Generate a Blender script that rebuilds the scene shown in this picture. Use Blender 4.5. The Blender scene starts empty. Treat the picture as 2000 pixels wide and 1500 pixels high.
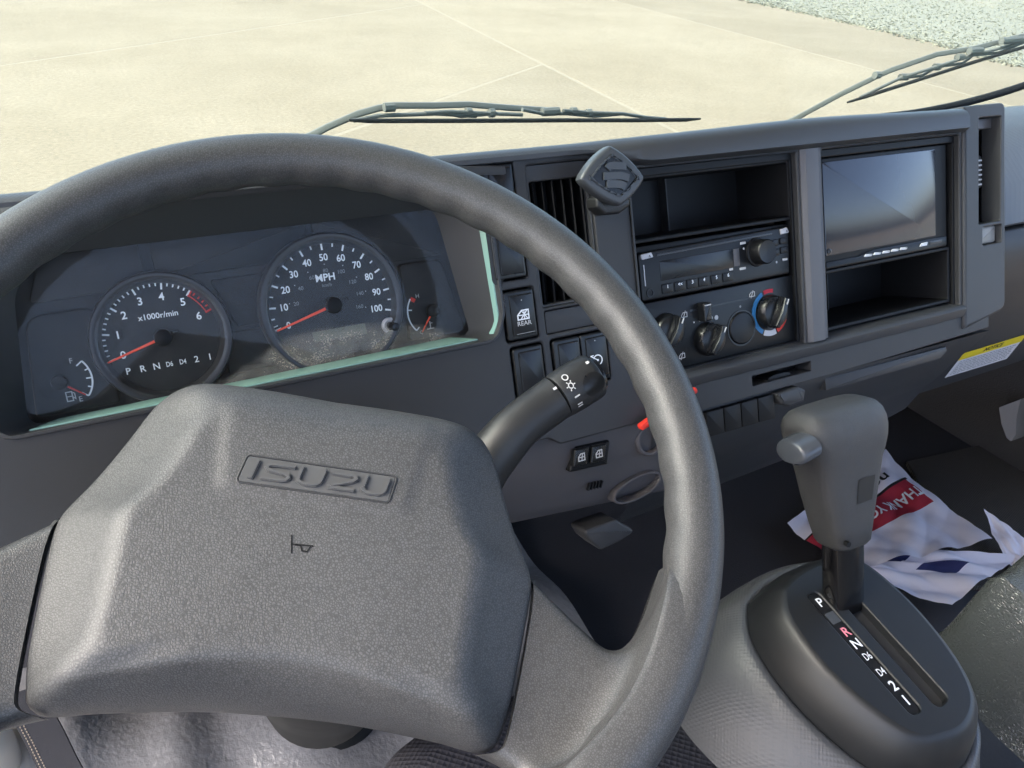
import bpy, bmesh, math, random
import numpy as np
from mathutils import Matrix, Vector

random.seed(7)
rng = np.random.default_rng(7)
sc = bpy.context.scene
COL = sc.collection
R_ = math.radians

# ------------------------------------------------------------------ camera
F = 1500.0                      # focal length in pixels of the 2000 px wide photograph
TH = R_(22.0)                   # recline of the dashboard face
D = 0.54                        # distance eye -> dashboard face
EYE = np.array([0, 0, 2.05])    # eye height above the ground outside
_x = np.array([3300, -750, 1500.]); _x /= np.linalg.norm(_x)
_d = np.array([900, 7000, 1500.]); _d -= _x * _d.dot(_x); _d /= np.linalg.norm(_d)
_n = np.cross(_x, _d)
c_, s_ = math.cos(TH), math.sin(TH)
AU = np.array([1, 0, 0.]); AD = np.array([0, -s_, -c_]); AN = np.array([0, c_, -s_])
C2W = np.stack([AU, AD, AN], 1) @ np.stack([_x, _d, _n])
cam_d = bpy.data.cameras.new('camera')
cam_d.sensor_width = 36.0
cam_d.lens = 36.0 * F / 2000.0
cam_d.clip_start = 0.01
cam_d.clip_end = 500
cam = bpy.data.objects.new('camera', cam_d)
COL.objects.link(cam)
m = np.eye(4); m[:3, 0] = C2W[:, 0]; m[:3, 1] = -C2W[:, 1]; m[:3, 2] = -C2W[:, 2]; m[:3, 3] = EYE
cam.matrix_world = Matrix(m.tolist())
sc.camera = cam

# ------------------------------------------------------------------ light
SUN_EL, SUN_AZ = 46.0, -78.0     # azimuth measured from straight ahead, minus = left
sd = Vector((math.sin(R_(SUN_AZ)) * math.cos(R_(SUN_EL)), math.cos(R_(SUN_AZ)) * math.cos(R_(SUN_EL)), math.sin(R_(SUN_EL))))
world = bpy.data.worlds.new('World'); sc.world = world; world.use_nodes = True
nt = world.node_tree; nt.nodes.clear()
wo = nt.nodes.new('ShaderNodeOutputWorld'); bg = nt.nodes.new('ShaderNodeBackground'); sky = nt.nodes.new('ShaderNodeTexSky')
sky.sky_type = 'NISHITA'; sky.sun_disc = False
sky.sun_elevation = R_(SUN_EL); sky.sun_rotation = R_(SUN_AZ)
sky.air_density = 0.7; sky.dust_density = 3.5; sky.ozone_density = 0.3
bg.inputs['Strength'].default_value = 0.15
nt.links.new(sky.outputs[0], bg.inputs[0]); nt.links.new(bg.outputs[0], wo.inputs[0])
sun_d = bpy.data.lights.new('sun', 'SUN'); sun_d.energy = 0.65; sun_d.angle = R_(26); sun_d.color = (1.0, .97, .92)
sun = bpy.data.objects.new('sun', sun_d); COL.objects.link(sun)
sun.rotation_euler = (-sd).to_track_quat('-Z', 'Y').to_euler()
sun.location = (0, 0, 8)
sc.view_settings.view_transform = 'Standard'; sc.view_settings.look = 'None'
sc.view_settings.exposure = 2.45; sc.view_settings.gamma = 1.0
sc.view_settings.use_curve_mapping = False
sc.cycles.use_denoising = True
sc.cycles.max_bounces = 7; sc.cycles.diffuse_bounces = 3; sc.cycles.glossy_bounces = 3; sc.cycles.use_adaptive_sampling = True; sc.cycles.adaptive_threshold = .03; sc.cycles.transparent_max_bounces = 16
sc.cycles.caustics_reflective = False; sc.cycles.caustics_refractive = False
sc.cycles.sample_clamp_indirect = 6.0

# ------------------------------------------------------------------ materials
MAT = {}
def srgb(r, g, b):
    f = lambda c: (c / 12.92 if c <= .04045 else ((c + .055) / 1.055) ** 2.4)
    return (f(r / 255), f(g / 255), f(b / 255), 1)
def newmat(name):
    mt = bpy.data.materials.new(name); mt.use_nodes = True
    t = mt.node_tree; t.nodes.clear()
    o = t.nodes.new('ShaderNodeOutputMaterial'); MAT[name] = mt
    return mt, t, o
def plastic(name, col, rough=.5, grain=None, gs=.15, dist=.0006, kind='leather', spec=.5, var=.12, coat=0, metal=0, dust=0.0, pit=0.0):
    """col linear base colour, grain = cells per metre, kind leather / dots / fine / wave"""
    mt, t, o = newmat(name)
    b = t.nodes.new('ShaderNodeBsdfPrincipled'); t.links.new(b.outputs[0], o.inputs[0])
    b.inputs['Roughness'].default_value = rough; b.inputs['Metallic'].default_value = metal
    b.inputs['Specular IOR Level'].default_value = spec; b.inputs['Coat Weight'].default_value = coat
    b.inputs['Coat Roughness'].default_value = .08
    tc = t.nodes.new('ShaderNodeTexCoord')
    nz = t.nodes.new('ShaderNodeTexNoise'); nz.inputs['Scale'].default_value = 9; nz.inputs['Detail'].default_value = 6; nz.inputs['Roughness'].default_value = .65
    t.links.new(tc.outputs['Object'], nz.inputs['Vector'])
    mx = t.nodes.new('ShaderNodeMix'); mx.data_type = 'RGBA'
    c0 = [max(0, v * (1 - var)) for v in col[:3]] + [1]; c1 = [v * (1 + var) + dust * .05 for v in col[:3]] + [1]
    mx.inputs[6].default_value = c0; mx.inputs[7].default_value = c1
    t.links.new(nz.outputs[0], mx.inputs[0]); t.links.new(mx.outputs[2], b.inputs['Base Color'])
    mr = t.nodes.new('ShaderNodeMapRange'); mr.inputs['To Min'].default_value = max(0.02, rough * .85); mr.inputs['To Max'].default_value = min(1, rough * 1.15)
    t.links.new(nz.outputs[0], mr.inputs['Value']); t.links.new(mr.outputs[0], b.inputs['Roughness'])
    if grain:
        bp = t.nodes.new('ShaderNodeBump'); bp.inputs['Strength'].default_value = gs; bp.inputs['Distance'].default_value = dist
        if kind == 'leather':
            n2 = t.nodes.new('ShaderNodeTexNoise'); n2.inputs['Scale'].default_value = grain * .6; n2.inputs['Detail'].default_value = 2
            t.links.new(tc.outputs['Object'], n2.inputs['Vector'])
            vo = t.nodes.new('ShaderNodeTexVoronoi'); vo.feature = 'DISTANCE_TO_EDGE'; vo.inputs['Scale'].default_value = grain
            t.links.new(tc.outputs['Object'], vo.inputs['Vector'])
            cl = t.nodes.new('ShaderNodeMapRange'); cl.inputs['From Max'].default_value = .28; cl.interpolation_type = 'SMOOTHSTEP'
            t.links.new(vo.outputs['Distance'], cl.inputs['Value'])
            ad = t.nodes.new('ShaderNodeMath'); ad.operation = 'MULTIPLY_ADD'; ad.inputs[1].default_value = .8
            t.links.new(n2.outputs[0], ad.inputs[0]); t.links.new(cl.outputs[0], ad.inputs[2])
            t.links.new(ad.outputs[0], bp.inputs['Height'])
            if pit:      # the grooves of the grain hold grime
                pm_ = t.nodes.new('ShaderNodeMapRange'); pm_.inputs['To Min'].default_value = 1 - pit; pm_.inputs['To Max'].default_value = 1.06
                t.links.new(cl.outputs[0], pm_.inputs['Value'])
                ml = t.nodes.new('ShaderNodeMix'); ml.data_type = 'RGBA'; ml.blend_type = 'MULTIPLY'; ml.inputs[0].default_value = 1
                t.links.new(mx.outputs[2], ml.inputs[6]); t.links.new(pm_.outputs[0], ml.inputs[7]); t.links.new(ml.outputs[2], b.inputs['Base Color'])
        elif kind == 'dots':
            vo = t.nodes.new('ShaderNodeTexVoronoi'); vo.inputs['Scale'].default_value = grain; vo.inputs['Randomness'].default_value = 0
            mp = t.nodes.new('ShaderNodeMapping'); mp.inputs['Rotation'].default_value = (.3, .2, R_(45))
            t.links.new(tc.outputs['Object'], mp.inputs['Vector']); t.links.new(mp.outputs[0], vo.inputs['Vector'])
            t.links.new(vo.outputs['Distance'], bp.inputs['Height'])
        elif kind == 'wave':
            wv = t.nodes.new('ShaderNodeTexWave'); wv.inputs['Scale'].default_value = grain; wv.bands_direction = 'X'
            t.links.new(tc.outputs['Object'], wv.inputs['Vector']); t.links.new(wv.outputs[0], bp.inputs['Height'])
        else:
            n2 = t.nodes.new('ShaderNodeTexNoise'); n2.inputs['Scale'].default_value = grain; n2.inputs['Detail'].default_value = 3
            t.links.new(tc.outputs['Object'], n2.inputs['Vector']); t.links.new(n2.outputs[0], bp.inputs['Height'])
        t.links.new(bp.outputs[0], b.inputs['Normal'])
    return mt
def flat(name, col, rough=.6, spec=.3, emit=None):
    mt, t, o = newmat(name)
    b = t.nodes.new('ShaderNodeBsdfPrincipled'); t.links.new(b.outputs[0], o.inputs[0])
    b.inputs['Base Color'].default_value = tuple(col[:3]) + (1,); b.inputs['Roughness'].default_value = rough
    b.inputs['Specular IOR Level'].default_value = spec
    return mt
def clear(name, tint, rough=0.0, ior=1.45, dirt=0.0, shape=False):
    mt, t, o = newmat(name)
    tr = t.nodes.new('ShaderNodeBsdfTransparent'); tr.inputs[0].default_value = tuple(tint) + (1,)
    gl = t.nodes.new('ShaderNodeBsdfGlossy'); gl.inputs['Roughness'].default_value = rough
    lw = t.nodes.new('ShaderNodeLayerWeight'); lw.inputs['Blend'].default_value = .5
    pw = t.nodes.new('ShaderNodeMath'); pw.operation = 'POWER'; pw.inputs[1].default_value = 5.0; t.links.new(lw.outputs['Facing'], pw.inputs[0])
    f0 = ((ior - 1) / (ior + 1)) ** 2
    fr = t.nodes.new('ShaderNodeMath'); fr.operation = 'MULTIPLY_ADD'; fr.inputs[1].default_value = 1 - f0; fr.inputs[2].default_value = f0
    t.links.new(pw.outputs[0], fr.inputs[0])
    mx = t.nodes.new('ShaderNodeMixShader')
    t.links.new(fr.outputs[0], mx.inputs[0]); t.links.new(tr.outputs[0], mx.inputs[1]); t.links.new(gl.outputs[0], mx.inputs[2])
    last = mx
    if dirt:
        df = t.nodes.new('ShaderNodeBsdfDiffuse'); df.inputs[0].default_value = (.55, .5, .42, 1)
        tc = t.nodes.new('ShaderNodeTexCoord'); nz = t.nodes.new('ShaderNodeTexNoise'); nz.inputs['Scale'].default_value = 60; nz.inputs['Detail'].default_value = 8
        n3 = t.nodes.new('ShaderNodeTexNoise'); n3.inputs['Scale'].default_value = 900; n3.inputs['Detail'].default_value = 2
        t.links.new(tc.outputs['Object'], nz.inputs['Vector']); t.links.new(tc.outputs['Object'], n3.inputs['Vector'])
        mm = t.nodes.new('ShaderNodeMath'); mm.operation = 'MULTIPLY'; t.links.new(nz.outputs[0], mm.inputs[0]); t.links.new(n3.outputs[0], mm.inputs[1])
        mr = t.nodes.new('ShaderNodeMapRange'); mr.inputs['From Min'].default_value = .12; mr.inputs['From Max'].default_value = .5
        mr.inputs['To Min'].default_value = dirt * .15; mr.inputs['To Max'].default_value = dirt
        t.links.new(mm.outputs[0], mr.inputs['Value'])
        if shape:      # lens dust, painted paler in the low arc of a sunlit patch
            sp = t.nodes.new('ShaderNodeSeparateXYZ'); t.links.new(tc.outputs['Object'], sp.inputs[0])
            cv = t.nodes.new('ShaderNodeFloatCurve'); cm = cv.mapping.curves[0]
            for k_, (a_, b_) in enumerate(((0, 0), (.22, .05), (.38, .35), (.52, .62), (.68, .60), (.84, .45), (1, .10))):
                if k_ in (0, 6): cm.points[0 if k_ == 0 else -1].location = (a_, b_)
                else: cm.points.new(a_, b_)
            cv.mapping.update()
            mx_ = t.nodes.new('ShaderNodeMapRange'); mx_.inputs['From Min'].default_value = -.11; mx_.inputs['From Max'].default_value = .155
            t.links.new(sp.outputs[0], mx_.inputs['Value']); t.links.new(mx_.outputs[0], cv.inputs['Value'])
            my_ = t.nodes.new('ShaderNodeMapRange'); my_.inputs['From Min'].default_value = -.052; my_.inputs['From Max'].default_value = -.002
            t.links.new(sp.outputs[1], my_.inputs['Value'])
            sb = t.nodes.new('ShaderNodeMath'); sb.operation = 'SUBTRACT'; t.links.new(cv.outputs[0], sb.inputs[0]); t.links.new(my_.outputs[0], sb.inputs[1])
            ms = t.nodes.new('ShaderNodeMapRange'); ms.inputs['From Min'].default_value = -.02; ms.inputs['From Max'].default_value = .12; ms.inputs['To Max'].default_value = .22
            t.links.new(sb.outputs[0], ms.inputs['Value'])
            m3 = t.nodes.new('ShaderNodeMath'); m3.operation = 'MULTIPLY'; t.links.new(ms.outputs[0], m3.inputs[0])
            m4 = t.nodes.new('ShaderNodeMapRange'); m4.inputs['From Min'].default_value = .12; m4.inputs['From Max'].default_value = .42; m4.inputs['To Min'].default_value = .25; m4.inputs['To Max'].default_value = 2.2
            t.links.new(mm.outputs[0], m4.inputs['Value']); t.links.new(m4.outputs[0], m3.inputs[1])
            ad = t.nodes.new('ShaderNodeMath'); ad.operation = 'ADD'; t.links.new(mr.outputs[0], ad.inputs[0]); t.links.new(m3.outputs[0], ad.inputs[1]); mr = ad
        m2 = t.nodes.new('ShaderNodeMixShader'); t.links.new(mr.outputs[0], m2.inputs[0]); t.links.new(mx.outputs[0], m2.inputs[1]); t.links.new(df.outputs[0], m2.inputs[2])
        last = m2
    t.links.new(last.outputs[0], o.inputs[0])
    return mt

plastic('wheel', (.066, .067, .067), .50, 800, .20, .0005, 'leather', .42, .10, dust=.3, pit=.45)
plastic('wheel_rim', (.054, .055, .055), .42, 900, .18, .0004, 'leather', .5, .10, dust=.3, pit=.45)
plastic('emblem', (.075, .077, .078), .32, None, spec=.6)
plastic('emblem_groove', (.030, .031, .032), .5, None, spec=.4)
plastic('fascia', (.029, .030, .032), .52, 1500, .25, .0004, 'fine', .45, .12)
plastic('surround', (.040, .042, .045), .50, 1500, .25, .0004, 'fine', .45, .12)
plastic('pad', (.040, .042, .045), .38, 520, .22, .0006, 'dots', .5, .10)
plastic('lower', (.074, .070, .073), .55, 1300, .25, .0004, 'fine', .4, .12)
plastic('trim_metal', (.085, .082, .086), .42, 1500, .15, .0003, 'fine', .5, .06)
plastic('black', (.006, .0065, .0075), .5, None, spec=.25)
plastic('black_gloss', (.010, .011, .013), .24, None, spec=.35, var=.05)
plastic('switch', (.009, .010, .011), .28, 1600, .08, .0003, 'fine', .4, .1)
plastic('dial', (.012, .013, .015), .55, None, spec=.3)
plastic('dial_panel', (.024, .0245, .027), .55, None, spec=.3)
plastic('ring', (.030, .031, .034), .30, None, spec=.5)
plastic('stalk', (.015, .016, .017), .46, 2200, .12, .0003, 'fine', .5, .1)
plastic('grip', (.040, .040, .040), .40, 1100, .4, .0005, 'leather', .5, .1, dust=.2)
plastic('bezel', (.011, .012, .013), .42, 2000, .25, .0003, 'fine', .5, .1)
plastic('console', (.055, .057, .061), .40, 400, .38, .0008, 'dots', .55, .06)
plastic('button', (.06, .066, .075), .26, None, spec=.6)
plastic('shaft', (.004, .004, .0045), .16, None, spec=.35)
plastic('vinyl', (.085, .091, .089), .20, 300, .5, .0008, 'leather', .9, .15)
plastic('floor', (.048, .047, .050), .6, 300, .4, .002, 'fine', .35, .25)
plastic('rib_mat', (.075, .07, .062), .55, 70, .5, .003, 'wave', .4, .2)
plastic('floor_grey', (.20, .20, .205), .30, 120, .6, .003, 'fine', .5, .45)
plastic('seat', (.035, .035, .042), .8, 230, .8, .002, 'dots', .2, .15)
plastic('beige', (.80, .73, .62), .5, 900, .1, .0004, 'fine', .4, .06)
plastic('webbing', (.04, .04, .045), .7, 700, .5, .0008, 'wave', .25, .15)
plastic('rubber', (.012, .013, .013), .6, None, spec=.25)
plastic('mount', (.050, .055, .060), .38, 1500, .15, .0003, 'fine', .5, .1)
plastic('teal_light_strip', (.24, .42, .36), .25, None, spec=.6, var=.25)  # green-tinted sunlight put into the colour of a strip
plastic('wiper', (.14, .147, .138), .42, None, spec=.5)
plastic('headliner', (.42, .42, .42), .9, 600, .2, .001, 'fine', .2, .05)
plastic('headunit', (.007, .0075, .0085), .36, 1800, .1, .0003, 'fine', .3, .1)
flat('latch_grey', (.30, .295, .28), .4, .5)
flat('white', (.82, .84, .86), .5)
flat('print_dim', (.22, .23, .24), .6)
flat('print_mid', (.50, .50, .50), .6)
flat('silver', (.45, .45, .47), .3, .6)
flat('red', (.62, .035, .022), .5)
flat('needle', (.85, .08, .03), .45)
flat('blue', (.02, .13, .30), .4)
flat('lcd', (.075, .085, .060), .35)
flat('yellow', (.72, .55, .02), .5)
flat('sticker', (.62, .60, .62), .5)
flat('print_black', (.02, .02, .02), .6)
flat('orange', (.9, .16, .02), .5)
flat('pink', (.8, .25, .30), .5)
flat('navy', (.03, .035, .12), .7)
flat('stitch', (.55, .45, .32), .7)
plastic('paper', (.80, .77, .84), .75, 40, .3, .004, 'fine', .2, .05)
plastic('paper_red', (.42, .035, .055), .75, 40, .3, .004, 'fine', .2, .1)
plastic('screen', (.030, .034, .045), .10, None, spec=.6, var=.35)
plastic('passenger', (.085, .090, .098), .45, 520, .5, .0007, 'dots', .5, .08)  # dash pad plastic with sunlight put into a lighter base colour
clear('windshield', (.90, .965, .93), 0, 1.5, dirt=.045)
clear('lens', (.93, .95, .95), .02, 1.35, dirt=.05, shape=True)  # dirt here also carries the painted arc of a sunlit patch

# ------------------------------------------------------------------ mesh helpers
def link(o, parent=None):
    COL.objects.link(o)
    if parent is not None: o.parent = parent
    return o
def tag(o, label=None, cat=None, group=None, kind=None):
    if label: o['label'] = label
    if cat: o['category'] = cat
    if group: o['group'] = group
    if kind: o['kind'] = kind
    return o
def frame(name, org, ex, ey, ez, label=None, cat=None, group=None):
    o = bpy.data.objects.new(name, None); o.empty_display_size = .02
    mm = np.eye(4); mm[:3, 0] = ex; mm[:3, 1] = ey; mm[:3, 2] = ez; mm[:3, 3] = org
    link(o); o.matrix_world = Matrix(mm.tolist())
    return tag(o, label, cat, group)
class MB:
    def __init__(self): self.v = []; self.f = []; self.mi = []
    def add(self, vs, fs, mi=0):
        b = len(self.v); self.v += [tuple(map(float, p)) for p in vs]
        self.f += [tuple(b + i for i in q) for q in fs]; self.mi += [mi] * len(fs); return self
    def build(self, name, mats, parent=None, angle=38, smooth=True):
        me = bpy.data.meshes.new(name); me.from_pydata(self.v, [], self.f)
        if not isinstance(mats, (list, tuple)): mats = [mats]
        for mname in mats: me.materials.append(MAT[mname])
        me.polygons.foreach_set('material_index', self.mi)
        bm = bmesh.new(); bm.from_mesh(me)
        bmesh.ops.recalc_face_normals(bm, faces=bm.faces[:]); bm.to_mesh(me); bm.free()
        if smooth:
            me.polygons.foreach_set('use_smooth', [len(p.vertices) < 9 for p in me.polygons])
            me.set_sharp_from_angle(angle=R_(angle))
        me.update()
        return link(bpy.data.objects.new(name, me), parent)
def box(x0, x1, y0, y1, z0, z1):
    v = [(x, y, z) for z in (z0, z1) for y in (y0, y1) for x in (x0, x1)]
    return v, [(0, 2, 3, 1), (4, 5, 7, 6), (0, 1, 5, 4), (2, 6, 7, 3), (0, 4, 6, 2), (1, 3, 7, 5)]
def rpoly(pts, rad, n=5):
    """round the corners of a polygon"""
    out = []; k = len(pts)
    if not isinstance(rad, (list, tuple)): rad = [rad] * k
    for i in range(k):
        p = np.array(pts[i], float); a = np.array(pts[i - 1], float) - p; b = np.array(pts[(i + 1) % k], float) - p
        la, lb = np.linalg.norm(a), np.linalg.norm(b); a /= la; b /= lb
        if rad[i] <= 0: out.append(tuple(p)); continue
        ang = math.acos(max(-1, min(1, a.dot(b)))); d = min(rad[i] / math.tan(ang / 2), la * .49, lb * .49)
        p0 = p + a * d; p1 = p + b * d
        for j in range(n + 1):
            t = j / n; out.append(tuple((1 - t) ** 2 * p0 + 2 * t * (1 - t) * p + t * t * p1))
    return out
def rrect(x0, x1, y0, y1, r, n=4): return rpoly([(x0, y0), (x1, y0), (x1, y1), (x0, y1)], r, n)
def circle(cx, cy, r, n=32, ry=None): return [(cx + r * math.cos(2 * math.pi * i / n), cy + (ry or r) * math.sin(2 * math.pi * i / n)) for i in range(n)]
def area(p): return sum(p[i - 1][0] * p[i][1] - p[i][0] * p[i - 1][1] for i in range(len(p))) / 2
def ccw(p): return list(p) if area(p) > 0 else list(p)[::-1]
def offset(poly, d):
    """inward offset of a ccw polygon"""
    P = np.array(poly, float); k = len(P); out = []
    for i in range(k):
        e0 = P[i] - P[i - 1]; e1 = P[(i + 1) % k] - P[i]
        n0 = np.array([-e0[1], e0[0]]); n1 = np.array([-e1[1], e1[0]])
        l0, l1 = np.linalg.norm(n0), np.linalg.norm(n1)
        n0 = n0 / l0 if l0 > 1e-9 else n1 / l1; n1 = n1 / l1 if l1 > 1e-9 else n0
        nn = n0 + n1; q = nn.dot(nn)
        nn = nn * (2 / q) if q > .15 else n0
        out.append(tuple(P[i] + nn * d))
    return out
def plate(poly, z0, z1, c=0.0, seg=3, mb=None, cap0=False, dish=0.0):
    """prism with rounded top edge"""
    mb = mb or MB(); poly = ccw(poly); n = len(poly); rings = [(poly, z0)]
    if c > 0:
        for j in range(seg + 1):
            a = math.pi / 2 * j / seg
            rings.append((offset(poly, c * (1 - math.cos(a))), z1 - c + c * math.sin(a)))
    else: rings.append((poly, z1))
    v = []; f = []
    for pl, z in rings: v += [(x, y, z) for x, y in pl]
    for k in range(len(rings) - 1):
        for i in range(n):
            j = (i + 1) % n; f.append((k * n + i, k * n + j, (k + 1) * n + j, (k + 1) * n + i))
    b = (len(rings) - 1) * n
    if dish:
        cx = sum(p[0] for p in rings[-1][0]) / n; cy = sum(p[1] for p in rings[-1][0]) / n
        v.append((cx, cy, rings[-1][1] + dish)); f += [(b + i, b + (i + 1) % n, len(v) - 1) for i in range(n)]
    else: f.append(tuple(range(b, b + n)))
    if cap0: f.append(tuple(range(n))[::-1])
    return mb.add(v, f)
def holed(outer, holes, z0, z1, c=.001, hc=.001, hz0=None, seg=2):
    """plate with openings whose walls run down to hz0"""
    mb = MB(); bm = bmesh.new(); loops = []
    for k, (pl, cc) in enumerate([(ccw(outer), c)] + [(ccw(h), hc) for h in holes]):
        n = len(pl); rings = []
        zb = z0 if k == 0 or hz0 is None else hz0
        rings.append((pl, zb))
        for j in range(seg + 1):
            a = math.pi / 2 * j / seg; d = cc * (1 - math.cos(a))
            rings.append((offset(pl, d if k == 0 else -d), z1 - cc + cc * math.sin(a)))
        v = []; f = []
        for p, z in rings: v += [(x, y, z) for x, y in p]
        for q in range(len(rings) - 1):
            for i in range(n):
                j = (i + 1) % n; f.append((q * n + i, q * n + j, (q + 1) * n + j, (q + 1) * n + i))
        mb.add(v, f); loops.append(rings[-1][0])
    edges = []
    for pl in loops:
        vs = [bm.verts.new((x, y, z1)) for x, y in pl]
        edges += [bm.edges.new((vs[i], vs[(i + 1) % len(vs)])) for i in range(len(vs))]
    bmesh.ops.triangle_fill(bm, use_beauty=True, use_dissolve=False, edges=edges)
    bm.verts.index_update()
    mb.add([tuple(q.co) for q in bm.verts], [tuple(q.index for q in fc.verts) for fc in bm.faces]); bm.free()
    return mb
def loft(secs, closed=True, cap=True, mb=None, mi=0):
    mb = mb or MB(); n = len(secs[0]); v = [p for s in secs for p in s]; f = []
    for k in range(len(secs) - 1):
        for i in range(n if closed else n - 1):
            j = (i + 1) % n; f.append((k * n + i, k * n + j, (k + 1) * n + j, (k + 1) * n + i))
    if cap and closed: f += [tuple(range(n))[::-1], tuple(range((len(secs) - 1) * n, len(secs) * n))]
    return mb.add(v, f, mi)
def tube(path, rad, n=12, mb=None, flatten=1.0, up=(0, 0, 1)):
    P = [np.array(p, float) for p in path]; secs = []
    if not isinstance(rad, (list, tuple)): rad = [rad] * len(P)
    up = np.array(up, float)
    for i, p in enumerate(P):
        t = P[min(i + 1, len(P) - 1)] - P[max(i - 1, 0)]; t /= np.linalg.norm(t)
        a = np.cross(t, up); a /= np.linalg.norm(a); b = np.cross(a, t)
        secs.append([tuple(p + rad[i] * (math.cos(q) * a + flatten * math.sin(q) * b)) for q in np.linspace(0, 2 * math.pi, n, endpoint=False)])
    return loft(secs, True, True, mb)
def smooth_path(pts, k=6):
    P = [np.array(p, float) for p in pts]; out = []
    for i in range(len(P) - 1):
        p0 = P[max(i - 1, 0)]; p1 = P[i]; p2 = P[i + 1]; p3 = P[min(i + 2, len(P) - 1)]
        for j in range(k):
            t = j / k
            out.append(.5 * ((2 * p1) + (p2 - p0) * t + (2 * p0 - 5 * p1 + 4 * p2 - p3) * t * t + (3 * p1 - p0 - 3 * p2 + p3) * t ** 3))
    out.append(P[-1]); return [tuple(p) for p in out]
def stroke(path, w, z0, z1, mb=None, closed=False, cap_slant=0):
    """ribbon of width w along a 2d path, extruded z0..z1"""
    mb = mb or MB(); P = [np.array(p, float) for p in path]; k = len(P); L = []; Rr = []
    for i in range(k):
        a = P[i] - P[i - 1] if (i or closed) else P[1] - P[0]
        b = P[(i + 1) % k] - P[i] if (i < k - 1 or closed) else P[-1] - P[-2]
        a = a / np.linalg.norm(a); b = b / np.linalg.norm(b); na = np.array([-a[1], a[0]]); nb = np.array([-b[1], b[0]])
        nn = na + nb; q = nn.dot(nn); nn = nn * (2 / q) if q > .4 else na
        L.append(P[i] + nn * w / 2); Rr.append(P[i] - nn * w / 2)
    v = []
    for i in range(k): v += [(*L[i], z0), (*Rr[i], z0), (*L[i], z1), (*Rr[i], z1)]
    f = []
    for i in range(k if closed else k - 1):
        a = 4 * i; b = 4 * ((i + 1) % k)
        f += [(a + 2, a + 3, b + 3, b + 2), (a, a + 2, b + 2, b), (a + 1, b + 1, b + 3, a + 3)]
    if not closed: f += [(0, 1, 3, 2), (4 * k - 4, 4 * k - 2, 4 * k - 1, 4 * k - 3)]
    return mb.add(v, f)
def arc(cx, cy, r, a0, a1, n=16): return [(cx + r * math.cos(R_(a0 + (a1 - a0) * i / n)), cy + r * math.sin(R_(a0 + (a1 - a0) * i / n))) for i in range(n + 1)]
_txt = {}
def text_geo(s, size, bold=0.0, shear=0.0, sx=1.0):
    key = (s, size, bold, shear, sx)
    if key not in _txt:
        cu = bpy.data.curves.new('txt', 'FONT'); cu.body = s; cu.size = size; cu.align_x = 'CENTER'; cu.align_y = 'CENTER'
        cu.offset = bold * size; cu.shear = shear; cu.resolution_u = 3
        o = bpy.data.objects.new('txt', cu); COL.objects.link(o)
        dg = bpy.context.evaluated_depsgraph_get(); me = o.evaluated_get(dg).to_mesh()
        V = [(v.co.x * sx, v.co.y) for v in me.vertices]; Fc = [tuple(p.vertices) for p in me.polygons]
        bpy.data.objects.remove(o); bpy.data.curves.remove(cu); _txt[key] = (V, Fc)
    return _txt[key]
def text(s, size, x, y, z, rot=0.0, bold=.012, shear=0, sx=1.0, mb=None):
    mb = mb or MB(); V, Fc = text_geo(s, size, bold, shear, sx); ca, sa = math.cos(R_(rot)), math.sin(R_(rot))
    return mb.add([(x + a * ca - b * sa, y + a * sa + b * ca, z) for a, b in V], Fc)
def disc(cx, cy, r, z, n=32, mb=None, ry=None):
    mb = mb or MB(); return mb.add([(x, y, z) for x, y in circle(cx, cy, r, n, ry)], [tuple(range(n))])
def ring_lathe(cx, cy, prof, n=72, mb=None):
    """lathe about z of (r, z) points"""
    mb = mb or MB(); secs = []
    for i in range(n):
        a = 2 * math.pi * i / n; secs.append([(cx + r * math.cos(a), cy + r * math.sin(a), z) for r, z in prof])
    k = len(prof); v = [p for s in secs for p in s]; f = []
    for i in range(n):
        j = (i + 1) % n
        for q in range(k - 1): f.append((i * k + q, j * k + q, j * k + q + 1, i * k + q + 1))
    return mb.add(v, f)
def ray(px, py): return C2W @ np.array([(px - 1000) / F, (py - 750) / F, 1.])
def on_z(px, py, z):
    r = ray(px, py); return EYE + r * ((z - EYE[2]) / r[2])
def at_depth(px, py, t): return EYE + ray(px, py) * t
def duv(px, py, w=0.0):
    r = ray(px, py); p = r * ((D - w) / r.dot(AN)); return (p[0], -p.dot(AD))
def d2w(u, v, w): return EYE + AU * u - AD * v + AN * (D - w)

# ================================================================== ground outside
Z0 = 0.0
base = MB().add([(-80, -60, -.0015), (120, -60, -.0015), (120, 160, -.0015), (-80, 160, -.0015)], [(0, 1, 2, 3)])
mt, t, o = newmat('concrete')
b = t.nodes.new('ShaderNodeBsdfPrincipled'); t.links.new(b.outputs[0], o.inputs[0]); b.inputs['Roughness'].default_value = .85
tc = t.nodes.new('ShaderNodeTexCoord')
n1 = t.nodes.new('ShaderNodeTexNoise'); n1.inputs['Scale'].default_value = .33; n1.inputs['Detail'].default_value = 11; n1.inputs['Roughness'].default_value = .68
n2 = t.nodes.new('ShaderNodeTexNoise'); n2.inputs['Scale'].default_value = 22; n2.inputs['Detail'].default_value = 4
for q in (n1, n2): t.links.new(tc.outputs['Object'], q.inputs['Vector'])
r1 = t.nodes.new('ShaderNodeValToRGB'); r1.color_ramp.elements[0].position = .3; r1.color_ramp.elements[1].position = .7
r1.color_ramp.elements[0].color = (.214, .171, .112, 1); r1.color_ramp.elements[1].color = (.278, .229, .160, 1)
t.links.new(n1.outputs[0], r1.inputs[0])
mx = t.nodes.new('ShaderNodeMix'); mx.data_type = 'RGBA'; mx.blend_type = 'OVERLAY'; mx.inputs[0].default_value = .35
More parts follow.
